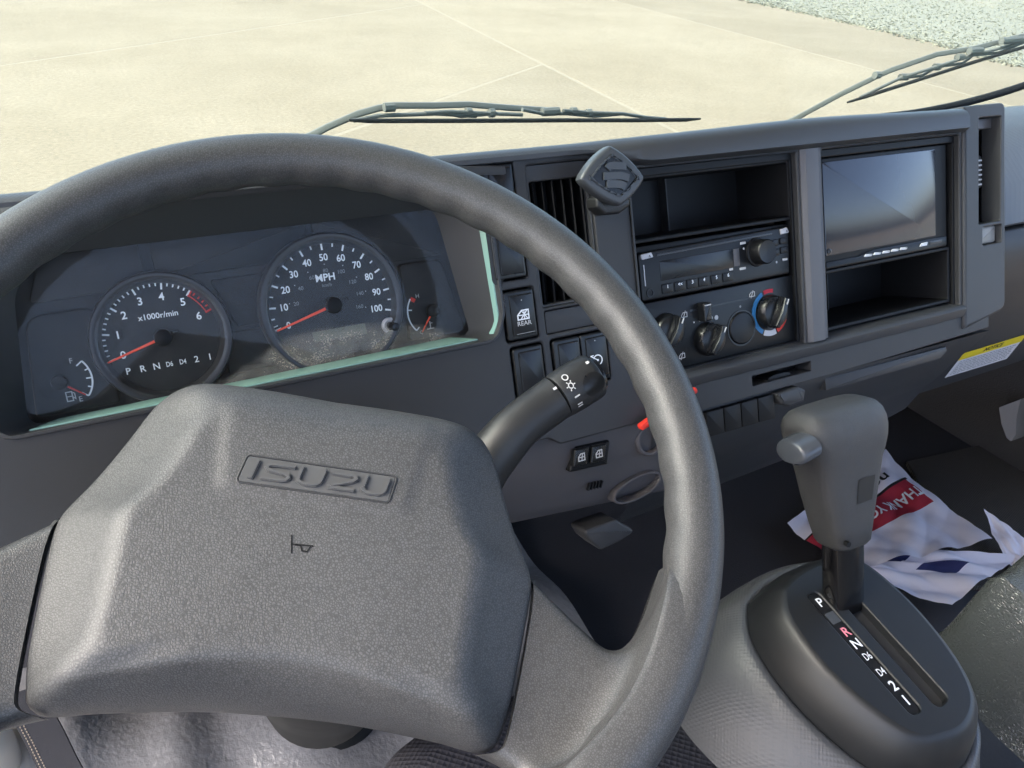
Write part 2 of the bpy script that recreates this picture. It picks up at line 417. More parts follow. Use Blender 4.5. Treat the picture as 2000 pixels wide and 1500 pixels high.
t.links.new(r1.outputs[0], mx.inputs[6]); t.links.new(n2.outputs[0], mx.inputs[7])
n4 = t.nodes.new('ShaderNodeTexNoise'); n4.inputs['Scale'].default_value = 1.7; n4.inputs['Detail'].default_value = 5; t.links.new(tc.outputs['Object'], n4.inputs['Vector'])
r4 = t.nodes.new('ShaderNodeMapRange'); r4.inputs['From Min'].default_value = .66; r4.inputs['From Max'].default_value = .80; r4.inputs['To Max'].default_value = .30; t.links.new(n4.outputs[0], r4.inputs['Value'])
st_ = t.nodes.new('ShaderNodeMix'); st_.data_type = 'RGBA'; st_.inputs[7].default_value = (.11, .085, .055, 1); t.links.new(r4.outputs[0], st_.inputs[0]); t.links.new(mx.outputs[2], st_.inputs[6]); mx = st_
oi = t.nodes.new('ShaderNodeObjectInfo'); hv = t.nodes.new('ShaderNodeHueSaturation'); mr = t.nodes.new('ShaderNodeMapRange'); mr.inputs['To Min'].default_value = .93; mr.inputs['To Max'].default_value = 1.07
t.links.new(oi.outputs['Random'], mr.inputs['Value']); t.links.new(mr.outputs[0], hv.inputs['Value']); t.links.new(mx.outputs[2], hv.inputs['Color']); t.links.new(hv.outputs[0], b.inputs['Base Color'])
bp = t.nodes.new('ShaderNodeBump'); bp.inputs['Strength'].default_value = .3; bp.inputs['Distance'].default_value = .01
t.links.new(n2.outputs[0], bp.inputs['Height']); t.links.new(bp.outputs[0], b.inputs['Normal'])
plastic('joint', (.290, .242, .172), .8, None)
plastic('gravel', (.24, .235, .19), .9, 14, .5, .03, 'fine', .2, .5)
pave = base.build('pavement', 'joint', None, smooth=False); tag(pave, 'pale concrete pavement in front of the windshield', 'pavement', kind='structure')
# slabs: two sets of joints found on the ground
def line(p, q):
    p, q = np.array(p, float), np.array(q, float); return p, q - p
A1 = np.array([8.5, 6.64]); A1 /= np.linalg.norm(A1)       # rows
A2 = np.array([-1.4, -10.2]); A2 /= np.linalg.norm(A2)     # columns
O0 = np.array([6.35, 11.6])                                # crossing of a row and a column joint
def slab_pt(i, j): return O0 + A1 * i - A2 * j
g = .050
def cross(ci, rj, si, sj): return slab_pt(ci + si * g, rj + sj * g)
for i0, i1, rows in ((-34, 0, [-22, -8.3, -.43, 7.5, 15.5, 26, 40, 60]), (0, 8.2, [-22, -12, 60])):
    for j0, j1 in zip(rows[:-1], rows[1:]):
        q = [cross(i0, j0, 1, 1), cross(i1, j0, -1, 1), cross(i1, j1, -1, -1), cross(i0, j1, 1, -1)]
        plate([tuple(p) for p in q], -.029, 0.0, .001, 1).build('slab', 'concrete', pave, smooth=False)
# strip past the last joint and the rough grass verge
ge = [on_z(x, y, 0)[:2] for x, y in ((1380, -14), (1500, 10), (1640, 40), (1830, 85), (1990, 130))]
ge = [ge[0] + (ge[0] - ge[-1]) * 4] + ge + [ge[-1] + (ge[-1] - ge[0]) * 2.0]
j8 = [slab_pt(8.2 + g, 60), slab_pt(8.2 + g, -22)]
plate([tuple(p) for p in ([j8[0]] + ge + [j8[1]])], -.029, -.0002, .001, 1).build('slab', 'concrete', pave, smooth=False)
vg = MB(); far = [(p[0] + 70, p[1] - 6) for p in ge]
vg.add([(p[0], p[1], .01) for p in ge] + [(p[0], p[1], .03) for p in far], [(i, i + 1, len(ge) + i + 1, len(ge) + i) for i in range(len(ge) - 1)])
vo = vg.build('verge_ground', 'gravel', None, smooth=False); tag(vo, 'dry pale grass and gravel verge beyond the pavement', 'verge', kind='structure')
gm = MB()
for _ in range(16000):
    k = rng.integers(1, 5); tt = rng.random(); p = np.array(ge[k]) * (1 - tt) + np.array(ge[k + 1]) * tt
    dx = rng.random() ** 1.6 * 16
    x, y = p[0] + dx - .15 + rng.normal() * .12, p[1] - dx * .08; h = .01 + rng.random() * .035; a = rng.random() * math.pi; w = .02 + rng.random() * .05
    ca, sa = math.cos(a) * w, math.sin(a) * w
    gm.add([(x - ca, y - sa, .0), (x + ca, y + sa, .0), (x + ca * .2 + rng.normal() * .02, y + sa * .2 + rng.normal() * .02, h)], [(0, 1, 2)])
plastic('grass', (.225, .223, .178), .9, None, spec=.1, var=.3)
tag(gm.build('grass', 'grass', None, smooth=False), 'sparse dry grass along the edge of the pavement', 'grass', kind='stuff')

# ================================================================== cab shell (shades the interior)
def shell(name, mb, mat='headliner'):
    return tag(mb.build(name, mat, None), kind='structure')
ez = EYE[2]
shell('floor', MB().add([(-.75, .95, ez - .96), (1.9, .95, ez - .96), (1.9, -.9, ez - .96), (-.75, -.9, ez - .96)], [(0, 1, 2, 3)]), 'floor')
# roof, rear wall and doors of the cab (light comes in through the windows between them)
ROOF_Y = .49
shell('ceiling', loft([[(x, ROOF_Y + .03, ez + .36), (x, ROOF_Y, ez + .40), (x, -.1, ez + .47), (x, -.75, ez + .45), (x, -.75, ez + .48), (x, -.1, ez + .50), (x, ROOF_Y + .05, ez + .42)] for x in (-.36, 1.56)]))
shell('wall_back', MB().add(*box(-.36, 1.56, -.78, -.75, ez - .96, ez - .22)))
shell('wall_right', MB().add(*box(1.56, 1.60, .42, .95, ez - .98, ez - .30)), 'floor')
shell('wall_front', MB().add(*box(-.75, 1.60, .93, .95, ez - .96, ez - .33)), 'floor')

# ================================================================== windshield and wipers
WB = np.array([0, .80, ez - .27]); WT = np.array([0, .53, ez + .42])   # foot and head of the glass
wdir = (WT - WB) / np.linalg.norm(WT - WB); wnor = np.array([0, wdir[2], -wdir[1]])   # outward normal
def glass_pt(x, s, off=0.0):
    xx = (x - .55) / 1.3; bow = -.10 * xx * xx
    p = WB + wdir * s + wnor * (bow + off); return (x, p[1], p[2])
xs = np.linspace(-.78, 1.56, 28); ss = np.linspace(0, np.linalg.norm(WT - WB), 10)
gmb = MB()
for off, flip in ((0, 0), (.005, 1)):
    gmb.add([glass_pt(x, s, off) for s in ss for x in xs], [(j * 28 + i, j * 28 + i + 1, (j + 1) * 28 + i + 1, (j + 1) * 28 + i) for j in range(9) for i in range(27)])
ws = tag(bpy.data.objects.new('windshield', None), 'large clear windshield above the dashboard with pavement seen through it', 'windshield'); link(ws)
ws.location = (0.55, .80, ez - .27)
def childw(o, par):
    o.parent = par; o.matrix_parent_inverse = Matrix.Translation(par.location).inverted(); return o
childw(gmb.build('pane', 'windshield'), ws)
def on_glass(px, py, off):
    """point where the sight line meets the (bowed) glass, off metres in front of it"""
    r = ray(px, py); t = .8
    for _ in range(30):
        p = EYE + r * t; gx = p[0]; s = (p - WB).dot(wdir); q = np.array(glass_pt(gx, s, off)); t += (q - p).dot(wnor) / r.dot(wnor)
    return EYE + r * t
seal = [on_glass(x, y, .004) for x, y in ((1500, 262), (1700, 232), (1780, 222), (1850, 209), (1900, 197), (1960, 180), (2010, 163), (2060, 140), (2100, 112))]
seal += [np.array(glass_pt(seal[-1][0] + dx, (seal[-1] - WB).dot(wdir) + ds, .003)) for dx, ds in ((.05, .04), (.085, .10), (.10, .20), (.10, .40), (.10, .62))]
seal = [np.array(glass_pt(x, .02, .003)) for x in (-.7, -.2, .3)] + seal
childw(tube(smooth_path(seal, 5), .0055, 10).build('gasket', 'rubber'), ws)

def wiper(pts_arm, pts_blade, pts_links, clips, label):
    e = tag(bpy.data.objects.new('windshield_wiper', None), label, 'wiper', 'windshield wipers'); link(e)
    a = [on_glass(x, y, .030) for x, y in pts_arm]; e.location = Vector(a[0].tolist()); bpy.context.view_layer.update()
    childw(tube(a, [.0045] + [.0036] * (len(a) - 2) + [.0028], 8, flatten=.5, up=(0, -1, .6)).build('arm', 'wiper'), e)
    bl = [on_glass(x, y, .010) for x, y in pts_blade]
    childw(tube(bl, [.0014] + [.0025] * (len(bl) - 2) + [.0012], 8, up=(0, -1, .6)).build('blade', 'rubber'), e)
    for ln in pts_links:
        l = [on_glass(x, y, .020) for x, y in ln]
        childw(tube(l, .0022, 8, up=(0, -1, .6)).build('yoke', 'wiper'), e)
    for (x, y, r) in clips:
        p = on_glass(x, y, .018); q = on_glass(x, y, .034)
        mb = tube([on_glass(x - r, y, .022), on_glass(x + r, y - r * .12, .022)], .0050, 8, up=(0, -1, .6))
        childw(mb.build('clip', 'wiper'), e)
    return e
wiper([(560, 290), (640, 248), (700, 222), (740, 211), (772, 206), (850, 206), (915, 204), (1000, 211), (1085, 215)],
      [(682, 235), (720, 236), (900, 236), (1100, 235), (1250, 235), (1340, 234), (1368, 232)],
      [[(830, 221), (880, 218), (960, 222), (1020, 224)], [(1100, 216), (1150, 220), (1215, 222), (1260, 229), (1300, 232)],
       [(860, 219), (900, 227), (960, 222)], [(1020, 214), (1060, 222), (1110, 222), (1160, 227), (1215, 222)], [(690, 236), (740, 226), (850, 222), (930, 227)]],
      [(1075, 219, 16), (760, 210, 10), (915, 219, 5), (960, 221, 5), (1120, 218, 5), (1150, 221, 4)],
      'wiper lying nearly flat across the glass above the steering wheel')
wiper([(1530, 245), (1575, 220), (1640, 185), (1715, 148), (1740, 137), (1830, 106), (1900, 95), (1990, 72), (2040, 60)],
      [(1655, 200), (1690, 189), (1800, 154), (1900, 122), (2000, 92), (2060, 74)],
      [[(1680, 190), (1760, 152), (1830, 130), (1900, 108), (2000, 82)], [(1760, 152), (1800, 148), (1830, 130), (1880, 124), (1900, 108)], [(1900, 108), (1950, 103), (2000, 82)]],
      [(1713, 147, 5), (1765, 151, 7), (1875, 112, 6), (1905, 100, 12), (1970, 80, 14), (1995, 78, 12), (1830, 131, 5)],
      'wiper rising diagonally at the upper right corner of the glass')

# ================================================================== dashboard
dash = frame('dashboard', d2w(0, 0, 0), AU, -AD, -AN, 'dark grey plastic truck dashboard with switches, vents and open bins', 'dashboard')
LX, RX = -.62, .372
# cluster opening outlines
hole_cl = rpoly([(-.094, -.0895), (.238, -.0885), (.2455, -.070), (.2445, .010), (.236, .0375), (-.060, .0375), (-.098, .010)], [.010, .012, .012, .02, .016, .03, .03], 6)
lens_ol = rpoly([(-.083, -.0905), (.2305, -.0860), (.2275, -.070), (.2165, .004), (.2135, .0150), (-.050, .0150), (-.072, -.004)], [.008, .006, .012, .02, .010, .03, .03], 6)
SW = [(.2435, .2685, .004, .0415), (.2435, .2700, -.0445, -.006), (.2475, .2735, -.0925, -.0545), (.2495, .2755, -.1385, -.0995), (.2855, .3105, -.1385, -.0995), (.3112, .3362, -.1400, -.0995)]
VENT = (.2805, .3370, -.0720, .0385)
holes = [hole_cl] + [rrect(a - .0016, b2 + .0016, c2 - .0016, d2 + .0016, .003) for a, b2, c2, d2 in SW[:4]] + [rrect(SW[4][0] - .0016, SW[5][1] + .0016, SW[4][2] - .003, SW[4][3] + .0016, .003)]
holes += [rrect(*VENT, .0035), rrect(.2820, .3380, -.0935, -.0745, .002)]
fo = rpoly([(LX, -.178), (.2725, -.178), (.283, -.1855), (RX, -.1855), (RX, .0440), (LX, .0440)], [0, .004, .008, 0, 0, 0])
holed(fo, holes, -.03, 0.0, .0015, .0015, -.030, 3).build('fascia', 'fascia', dash, 30)
# tunnel between the opening and the lens
def resample(poly, n):
    P = np.array(list(poly) + [poly[0]]); L = np.concatenate([[0], np.cumsum(np.linalg.norm(np.diff(P, axis=0), axis=1))])
    s = np.linspace(0, L[-1], n, endpoint=False); return [(np.interp(q, L, P[:, 0]), np.interp(q, L, P[:, 1])) for q in s]
def align(a, b):
    A = np.array(a); B = np.array(b); best = min(range(len(B)), key=lambda k: ((np.roll(B, -k, 0) - A) ** 2).sum()); return [tuple(p) for p in np.roll(B, -best, 0)]
ha = resample(ccw(hole_cl), 160); la = align(ha, resample(ccw(lens_ol), 160))
hb = [(x + (p[0] - x) * .12, y + (p[1] - y) * .12) for (x, y), p in zip(ha, la)]
lip_o = align(ha, resample(offset(ccw(hole_cl), -.003), 160))
loft([[(x, y, -.001) for x, y in lip_o], [(x, y, .0012) for x, y in align(ha, resample(offset(ccw(hole_cl), -.0018), 160))], [(x, y, .0014) for x, y in ha], [(x, y, -.003) for x, y in hb], [(x, y, -.034) for x, y in la]], True, False).build('cluster_surround', 'surround', dash, 40)
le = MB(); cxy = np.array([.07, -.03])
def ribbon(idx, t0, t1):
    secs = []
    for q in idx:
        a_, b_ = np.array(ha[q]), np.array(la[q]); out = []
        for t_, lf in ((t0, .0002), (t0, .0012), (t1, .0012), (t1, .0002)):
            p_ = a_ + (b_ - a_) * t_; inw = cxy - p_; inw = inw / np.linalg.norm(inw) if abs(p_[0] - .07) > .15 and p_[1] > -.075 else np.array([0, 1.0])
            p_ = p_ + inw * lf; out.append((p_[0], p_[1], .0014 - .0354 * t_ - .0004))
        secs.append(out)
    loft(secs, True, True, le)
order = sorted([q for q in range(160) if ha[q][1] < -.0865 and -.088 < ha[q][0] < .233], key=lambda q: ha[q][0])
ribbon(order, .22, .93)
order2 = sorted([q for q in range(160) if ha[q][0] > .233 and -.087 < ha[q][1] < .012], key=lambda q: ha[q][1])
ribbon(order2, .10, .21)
le.build('teal_light_strip', 'teal_light_strip', dash, 40)  # added teal ribbon standing for tinted sunlight on lower lip and right side
# hood over the instruments
hs = []
for u in np.linspace(-.13, .262, 30):
    k = abs((u - .066) / .196); e = max(0.0, 1 - k ** 5)
    lip = .0378 - .0045 * k ** 4; out = .003 + .005 * e
    hs.append([(u, lip, -.004), (u, lip - .0005, out * .8), (u, lip + .0025, out), (u, lip + .006, out * .75), (u, lip + .0085, -.004)])
loft(hs, True, True).build('hood', 'fascia', dash, 50)
# soft top pad, thicker over the console
ps = []
for u in np.concatenate([np.linspace(LX, .30, 14), np.linspace(.325, .41, 10), np.linspace(.43, .7855, 14)]):
    k = min(1, max(0, (u - .325) / .07)); k = k * k * (3 - 2 * k); lo = .0425 * (1 - k) + .0285 * k
    rise = .0035 * math.exp(-((u - .58) / .13) ** 2); bul = .004 + .008 * k; top = .0525 + rise
    ps.append([(u, lo, -.02), (u, lo, bul * .55), (u, lo + .0035, bul), (u, top - .010, bul), (u, top - .0045, bul - .003), (u, top - .0012, bul - .0085), (u, top, bul - .017), (u, top - .002, -.03), (u, top - .001, -.05), (u, top + .004, -.13), (u, top + .010, -.25), (u, top - .02, -.30)])
loft(ps, True, True).build('top_pad', 'pad', dash, 50)
dk = [[(u, .044, -.11), (u, .044, -.14), (u, .038, -.20), (u, .030, -.30), (u, .02, -.46), (u, .0, -.46), (u, .0, -.11)] for u in np.linspace(LX - .1, 1.56, 8)]
loft(dk, True, True).build('sun_block_deck', 'fascia', dash, 50)  # unseen panel added to stop sun leaking past the dash top
# ---------------- switches
def switch(u0, u1, v0, v1, par, blank=True, icon=None):
    s = plate(rrect(u0, u1, v0, v1, .0022), -.03, .0012, .0012, 3).build('rocker_switch', 'switch', par)
    dx = (u1 - u0) * .16
    plate(rrect(u0 + dx, u1 - dx * .35, v0 + .003, v1 - .003, .0015), .0008, .0026, .0010, 2).build('paddle', 'black_gloss' if blank else 'switch', s)
    return s
sws = [switch(*SW[i], dash, i not in (2, 5)) for i in range(6)]
# rear defogger / window icon with REAR lettering
u0, u1, v0, v1 = SW[2]; cu, cv = (u0 + u1) / 2 + .0012, -.0735
ic = MB()
stroke([(cu - .0048, cv - .0035), (cu + .0048, cv - .0035), (cu + .0048, cv + .0035), (cu - .001, cv + .0035), (cu - .0048, cv)], .0010, .0027, .0029, ic, True)
stroke([(cu - .0042, cv - .0002), (cu + .0045, cv - .0002)], .0008, .0027, .0029, ic); stroke([(cu - .002, cv - .003), (cu + .0035, cv + .003)], .0008, .0027, .0029, ic)
stroke([(cu + .0035, cv - .003), (cu - .001, cv + .003)], .0007, .0027, .0029, ic); stroke([(cu + .001, cv - .0032), (cu + .001, cv + .0032)], .0007, .0027, .0029, ic)
ic.build('window_icon', 'white', sws[2])
text('REAR', .0050, cu + .0002, cv - .0068, .0028, sx=1.05).build('lettering', 'print_mid', sws[2])
stroke([(u0 + .007, v0 + .0045), (u1 - .003, v0 + .0045)], .0005, .0025, .0029).build('groove', 'print_dim', sws[2])
disc(cu, v1 - .0075, .0005, .0029, 8).build('indicator', 'print_mid', sws[2])
# cruise icon on the last switch
u0, u1, v0, v1 = SW[5]; cu, cv = (u0 + u1) / 2 + .001, -.1220
ic = stroke(arc(cu, cv, .0042, -60, 230, 20), .0009, .0027, .0029); disc(cu, cv, .0010, .0029, 10, ic); stroke([(cu, cv), (cu - .0058, cv + .0038)], .0008, .0027, .0029, ic)
stroke([(cu - .0058, cv + .0012), (cu - .0062, cv + .0042), (cu - .0036, cv + .0044)], .0008, .0027, .0029, ic)
ic.build('cruise_icon', 'white', sws[5]); disc(cu - .001, v1 - .006, .0005, .0029, 8).build('indicator', 'print_mid', sws[5])
# ---------------- centre air vent beside the switches
vt = holed(rrect(VENT[0] + .0003, VENT[1] - .0003, VENT[2] + .0003, VENT[3] - .0003, .003), [rrect(VENT[0] + .0025, VENT[1] - .002, VENT[2] + .002, VENT[3] - .0125, .002)], -.02, -.0025, .0005, .001, -.02).build('vent_frame', 'surround', dash)
for k in range(6):
    u = VENT[0] + .0075 + k * .0088
    loft([[(u - .0005 + s * .004, v, -.022), (u + .0005 + s * .004, v, -.022), (u + .0007, v, -.0075), (u, v, -.0065), (u - .0007, v, -.0075)] for v, s in ((VENT[2] + .0022, .6), (VENT[3] - .0128, .6))], True, True).build('vane', 'black', vt)
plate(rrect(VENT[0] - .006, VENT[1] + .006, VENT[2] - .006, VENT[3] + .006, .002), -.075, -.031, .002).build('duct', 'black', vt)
plate(rrect(.2825, .3375, -.0930, -.0750, .0015), -.03, -.0010, .0008).build('blank_cover', 'fascia', dash)
# ---------------- console frame with the two openings
OPA = (.3735, .5565, -.1500, .0275); OPB = (.5885, .7835, -.1515, .0265)
co = [(RX, -.158), (.7865, -.158), (.7865, .0290), (RX, .0290)]
holed(co, [rrect(*OPA, .003), rrect(*OPB, .003)], -.03, .002, .001, .0022, -.03, 3).build('console_frame', 'fascia', dash, 30)
# rounded pillar between the openings and the sloping sill under both
pil = [[(OPA[1] + .0015, v, -.025), (OPA[1] + .003, v, .003), (OPA[1] + .007, v, .0062), (OPA[1] + .015, v, .0070), (OPB[0] - .010, v, .0066), (OPB[0] - .0065, v, .0030), (OPB[0] - .0035, v, .0032), (OPB[0] - .001, v, -.001), (OPB[0] - .001, v, -.025)] for v in (-.1505, .0283)]
loft(pil, True, True).build('pillar', 'trim_metal', dash, 30)
sl = []
for u in np.linspace(RX + .001, .7860, 12):
    sl.append([(u, -.1470, -.020), (u, -.1500, .0005), (u, -.1522, .0060), (u, -.1545, .0075), (u, -.1570, .0070), (u, -.1640, .0030), (u, -.1640, -.02)])
loft(sl, True, True).build('sill', 'surround', dash, 40)
# lower skirt under the sill, with a card slot
hs_ = [rrect(.4900, .5640, -.1795, -.1700, .001)]
holed([(RX + .001, -.1890), (.585, -.1890), (.834, -.1842), (.834, -.1642), (RX + .001, -.1642)], hs_, -.03, .0005, .001, .0008, -.02).build('skirt', 'fascia', dash, 30)
plate(rrect(.486, .568, -.183, -.166, .001), -.03, -.0205, 0).build('slot_back', 'black', dash)
plate(rpoly([(.512, -.1795), (.542, -.1795), (.540, -.1765), (.534, -.1752), (.520, -.1752), (.514, -.1765)], .0008), -.02, -.003, .0005).build('slot_tongue', 'black', dash)
# bins behind the openings
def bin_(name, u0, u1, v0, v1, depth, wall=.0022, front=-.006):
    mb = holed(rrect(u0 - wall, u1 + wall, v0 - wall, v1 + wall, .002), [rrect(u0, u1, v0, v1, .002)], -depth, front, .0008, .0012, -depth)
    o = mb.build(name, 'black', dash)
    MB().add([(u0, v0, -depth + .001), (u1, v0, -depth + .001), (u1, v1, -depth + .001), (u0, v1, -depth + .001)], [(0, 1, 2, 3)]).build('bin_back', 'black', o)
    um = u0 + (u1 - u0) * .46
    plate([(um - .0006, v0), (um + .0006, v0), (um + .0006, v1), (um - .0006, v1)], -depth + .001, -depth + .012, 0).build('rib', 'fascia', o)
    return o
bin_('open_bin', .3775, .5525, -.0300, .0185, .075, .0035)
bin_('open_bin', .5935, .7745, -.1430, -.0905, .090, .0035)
# bezel trims round the openings
for (a, b2, c2, d2) in (OPA, OPB):
    holed(rrect(a, b2, c2, d2, .003), [rrect(a + .003, b2 - .003, c2 + .002, d2 - .007, .002)], -.03, -.004, .0008, .001, -.012).build('trim', 'black', dash)
# ---------------- end column with the passenger-side vent
EV = (.8115, .8480, -.0685, .0410)
holed(rpoly([(.7880, -.1780), (.8585, -.1670), (.8560, .0545), (.7880, .0540)], [.001, .012, .008, .002]), [rrect(*EV, .002), rrect(.8180, .8500, -.0920, -.0720, .003)], -.10, .0040, .0035, .0012, -.03, 3).build('end_column', 'trim_dark' if 'trim_dark' in MAT else 'surround', dash, 40)
plate(rrect(EV[0] - .004, EV[1] + .004, EV[2] - .004, EV[3] + .004, .002), -.08, -.031, .002).build('duct', 'black', dash)
plate([(EV[0] + .0004, .0300), (EV[1] - .0004, .0300), (EV[1] - .0004, .0406), (EV[0] + .0004, .0406)], -.02, -.006, .001).build('vent_lip', 'trim_metal', dash)
for u in (.8175, .8250, .8325):
    loft([[(u + .006, v, -.028), (u + .007, v, -.028), (u + .001, v, -.008), (u, v, -.007)] for v in (EV[2] + .001, .0295)], True, True).build('vane', 'black_gloss', dash)
tw = plate(rrect(.8190, .8275, -.0310, .0030, .002), -.012, -.0035, .002, 3).build('vent_thumbwheel', 'black', dash)
for k in range(6): plate(rrect(.8195, .8270, -.0280 + k * .005, -.0262 + k * .005, .0004), -.004, -.0028, .0004).build('ridge', 'silver', tw)
plate(rrect(.8185, .8495, -.0915, -.0725, .003), -.03, -.002, .003, 3).build('latch', 'latch_grey', dash)
# ---------------- passenger side of the dashboard, set back
up = []
for u in np.linspace(.8400, 1.56, 16):
    q = (u - .85) / .77; dz = -.03 * q * q
    up.append([(u, .066, -.36 + dz), (u, .068, -.22 + dz), (u, .066, -.17 + dz), (u, .060, -.13 + dz), (u, .048, -.100 + dz), (u, .030, -.078 + dz), (u, .005, -.062 + dz), (u, -.035, -.047 + dz), (u, -.080, -.037 + dz), (u, -.0825, -.040 + dz), (u, -.083, -.10 + dz)])
loft(up, False, False).build('passenger_pad', 'passenger', dash, 60) if 'passenger' in MAT else loft(up, False, False).build('passenger_pad', 'pad', dash, 60)
gl = []
for u in np.linspace(.8400, 1.56, 16):
    q = (u - .85) / .77; dz = -.03 * q * q
    gl.append([(u, -.0855, -.10 + dz), (u, -.0860, -.040 + dz), (u, -.0890, -.036 + dz), (u, -.115, -.037 + dz), (u, -.140, -.046 + dz), (u, -.165, -.062 + dz), (u, -.215, -.098 + dz), (u, -.265, -.134 + dz), (u, -.310, -.17 + dz), (u, -.330, -.22 + dz)])
loft(gl, False, False).build('glove_box', 'fascia', dash, 60)
# lower panels under the console, running down to the floor
lp = []
for u in np.linspace(.38, .845, 12):
    k = (u - .38) / .465
    lp.append([(u, -.1892, -.03), (u, -.1900, -.006), (u, -.1950, -.004 - .006 * k), (u, -.2350, -.022 - .03 * k), (u, -.262, -.040 - .04 * k), (u, -.2640, -.044 - .04 * k), (u, -.300, -.075 - .04 * k), (u, -.330, -.12 - .04 * k)])
loft(lp, False, False).build('lower_panel', 'fascia', dash, 60)
# glove box grip moulding
tray = [[duv(x, y, -.012)[0], duv(x, y, -.012)[1]] for x, y in ((1602, 737), (1838, 676), (1842, 684), (1826, 700), (1605, 762))]
plate(rpoly(tray, .0012), -.03, -.006, .0015, 2).build('grip_ledge', 'surround', dash)
# blank switch row
for k in range(4):
    u = .4340 + k * .0205
    plate(rrect(u, u + .0195, -.2160, -.1925, .0012), -.03, .0005, .0008, 2).build('blank_switch', 'black', dash)
# knee panel beside the column
kp = []
for u in np.linspace(-.40, .43, 26):
    k = max(0, (u - .2) / .2); low = -.252 - .018 * k
    kp.append([(u, -.1770, -.02), (u, -.1800, -.0085), (u, -.200, -.010), (u, -.225, -.017), (u, low + .012, -.026), (u, low + .003, -.031), (u, low, -.038), (u, low + .004, -.09)])
loft(kp, False, False).build('knee_panel', 'lower', dash, 50)
def kpw(v): return float(np.interp(-v, [.18, .2, .225, .25, .27], [-.0085, -.010, -.017, -.026, -.031]))
# window switches in a black pod
pod = [duv(x, y, -.010) for x, y in ((1122, 872), (1188, 858), (1183, 905), (1108, 922))]
po = plate(rpoly(pod, .002), -.02, -.0065, .002, 3).build('window_switch_pod', 'black', dash)
for (x0, x1) in ((1117, 1146), (1151, 1180)):
    q = [duv(x, y, -.005) for x, y in ((x0 + 4, 878 - (x0 - 1117) * .2), (x1 + 3, 872 - (x0 - 1117) * .2), (x1 - 1, 905 - (x0 - 1117) * .2), (x0, 912 - (x0 - 1117) * .2))]
    s = plate(rpoly(q, .0015), -.0085, -.0028, .0015, 3).build('window_switch', 'switch', po)
    cx = sum(p[0] for p in q) / 4; cy = sum(p[1] for p in q) / 4
    ic = stroke([(cx - .003, cy - .003), (cx + .003, cy - .003), (cx + .003, cy + .003), (cx - .0005, cy + .003), (cx - .003, cy + .0005)], .0008, -.0026, -.0024, None, True)
    stroke([(cx - .003, cy), (cx + .003, cy)], .0007, -.0026, -.0024, ic); stroke([(cx, cy - .0025), (cx + .001, cy + .0025)], .0007, -.0026, -.0024, ic)
    ic.build('window_icon', 'print_mid', s)
# small drain slots
for k in range(5):
    a = duv(1148 + k * 6, 942 - k * 1.4, -.020); b2 = duv(1144 + k * 6, 930 + 26 - k * 1.4, -.020)
    stroke([a, b2], .0010, -.0185, -.0150).build('slot', 'black', dash)
# round socket and oval recess
sx_, sy_ = duv(1262, 868, -.012)
ring_lathe(sx_ + .004, sy_ + .004, [(.0155, -.03), (.0155, -.0105), (.0140, -.009), (.0120, -.009), (.0115, -.012), (.0115, -.05)], 40).build('socket', 'lower', dash)
disc(sx_ + .004, sy_ + .004, .0118, -.024, 24).build('socket_floor', 'black', dash)
rx, ry = duv(1240, 950, -.022)
ov = [(rx + .024 * math.cos(a) + .004 * math.sin(a), ry + .0095 * math.sin(a) + .002 * math.cos(a)) for a in np.linspace(0, 2 * math.pi, 40, endpoint=False)]
holed(offset(ccw(ov), -.0025), [ov], -.04, -.0165, .002, .0015, -.045).build('pull_recess', 'lower', dash)
MB().add([(x, y, -.030) for x, y in ov], [tuple(range(40))]).build('recess_floor', 'black', dash)
# hanging tab below the knee panel
tp_ = [duv(x, y, -.035) for x, y in ((1128, 1030), (1190, 1008), (1230, 1030), (1200, 1050), (1162, 1068), (1140, 1050))]
plate(rpoly(tp_, .004), -.05, -.024, .0025, 3, None, True).build('tab', 'fascia', dash)
# hook next to the blanks
hk = [duv(x, y, .004) for x, y in ((1518, 770), (1560, 755), (1575, 762), (1572, 785), (1545, 795), (1528, 790))]
plate(rpoly(hk, .002), -.02, .004, .003, 3).build('hook', 'surround', dash)
# warning label
def gbw(u, v):
    q = (u - .85) / .77
    return float(np.interp(-v, [.115, .14, .165, .215, .265, .31], [-.037, -.046, -.062, -.098, -.134, -.17])) - .03 * q * q
def on_gb(px, py, off=0.0):
    w = -.08
    for _ in range(40):
        u, v = duv(px, py, w); w = .5 * w + .5 * (gbw(u, v) + off)
    return (u, v, w)
TL, TR, BR, BL = [np.array(on_gb(x, y, .0010)) for x, y in ((1882, 690), (2006, 652), (1966, 701), (1845, 738))]
def st_pt(a, b): return tuple((1 - b) * ((1 - a) * TL + a * TR) + b * ((1 - a) * BL + a * BR))
def st_quad(a0, a1, b0, b1): return [st_pt(a0, b0), st_pt(a1, b0), st_pt(a1, b1), st_pt(a0, b1)]
stk = MB().add(st_quad(0, 1, 0, 1), [(0, 1, 2, 3)]).build('warning_label', 'sticker', dash, smooth=False)
lift = np.array([0, 0, .0004])
MB().add([tuple(np.array(p) + lift) for p in st_quad(0, 1, 0, .30)], [(0, 1, 2, 3)]).build('yellow_band', 'yellow', stk, smooth=False)
V, Fc = text_geo('NOTICE', 1.0, .02); xs_ = [p[0] for p in V]; ys_ = [p[1] for p in V]
MB().add([tuple(np.array(st_pt(.5 + p[0] * .08, .15 - p[1] * .21)) + 2 * lift) for p in V], Fc).build('lettering', 'print_black', stk, smooth=False)
lm = MB()
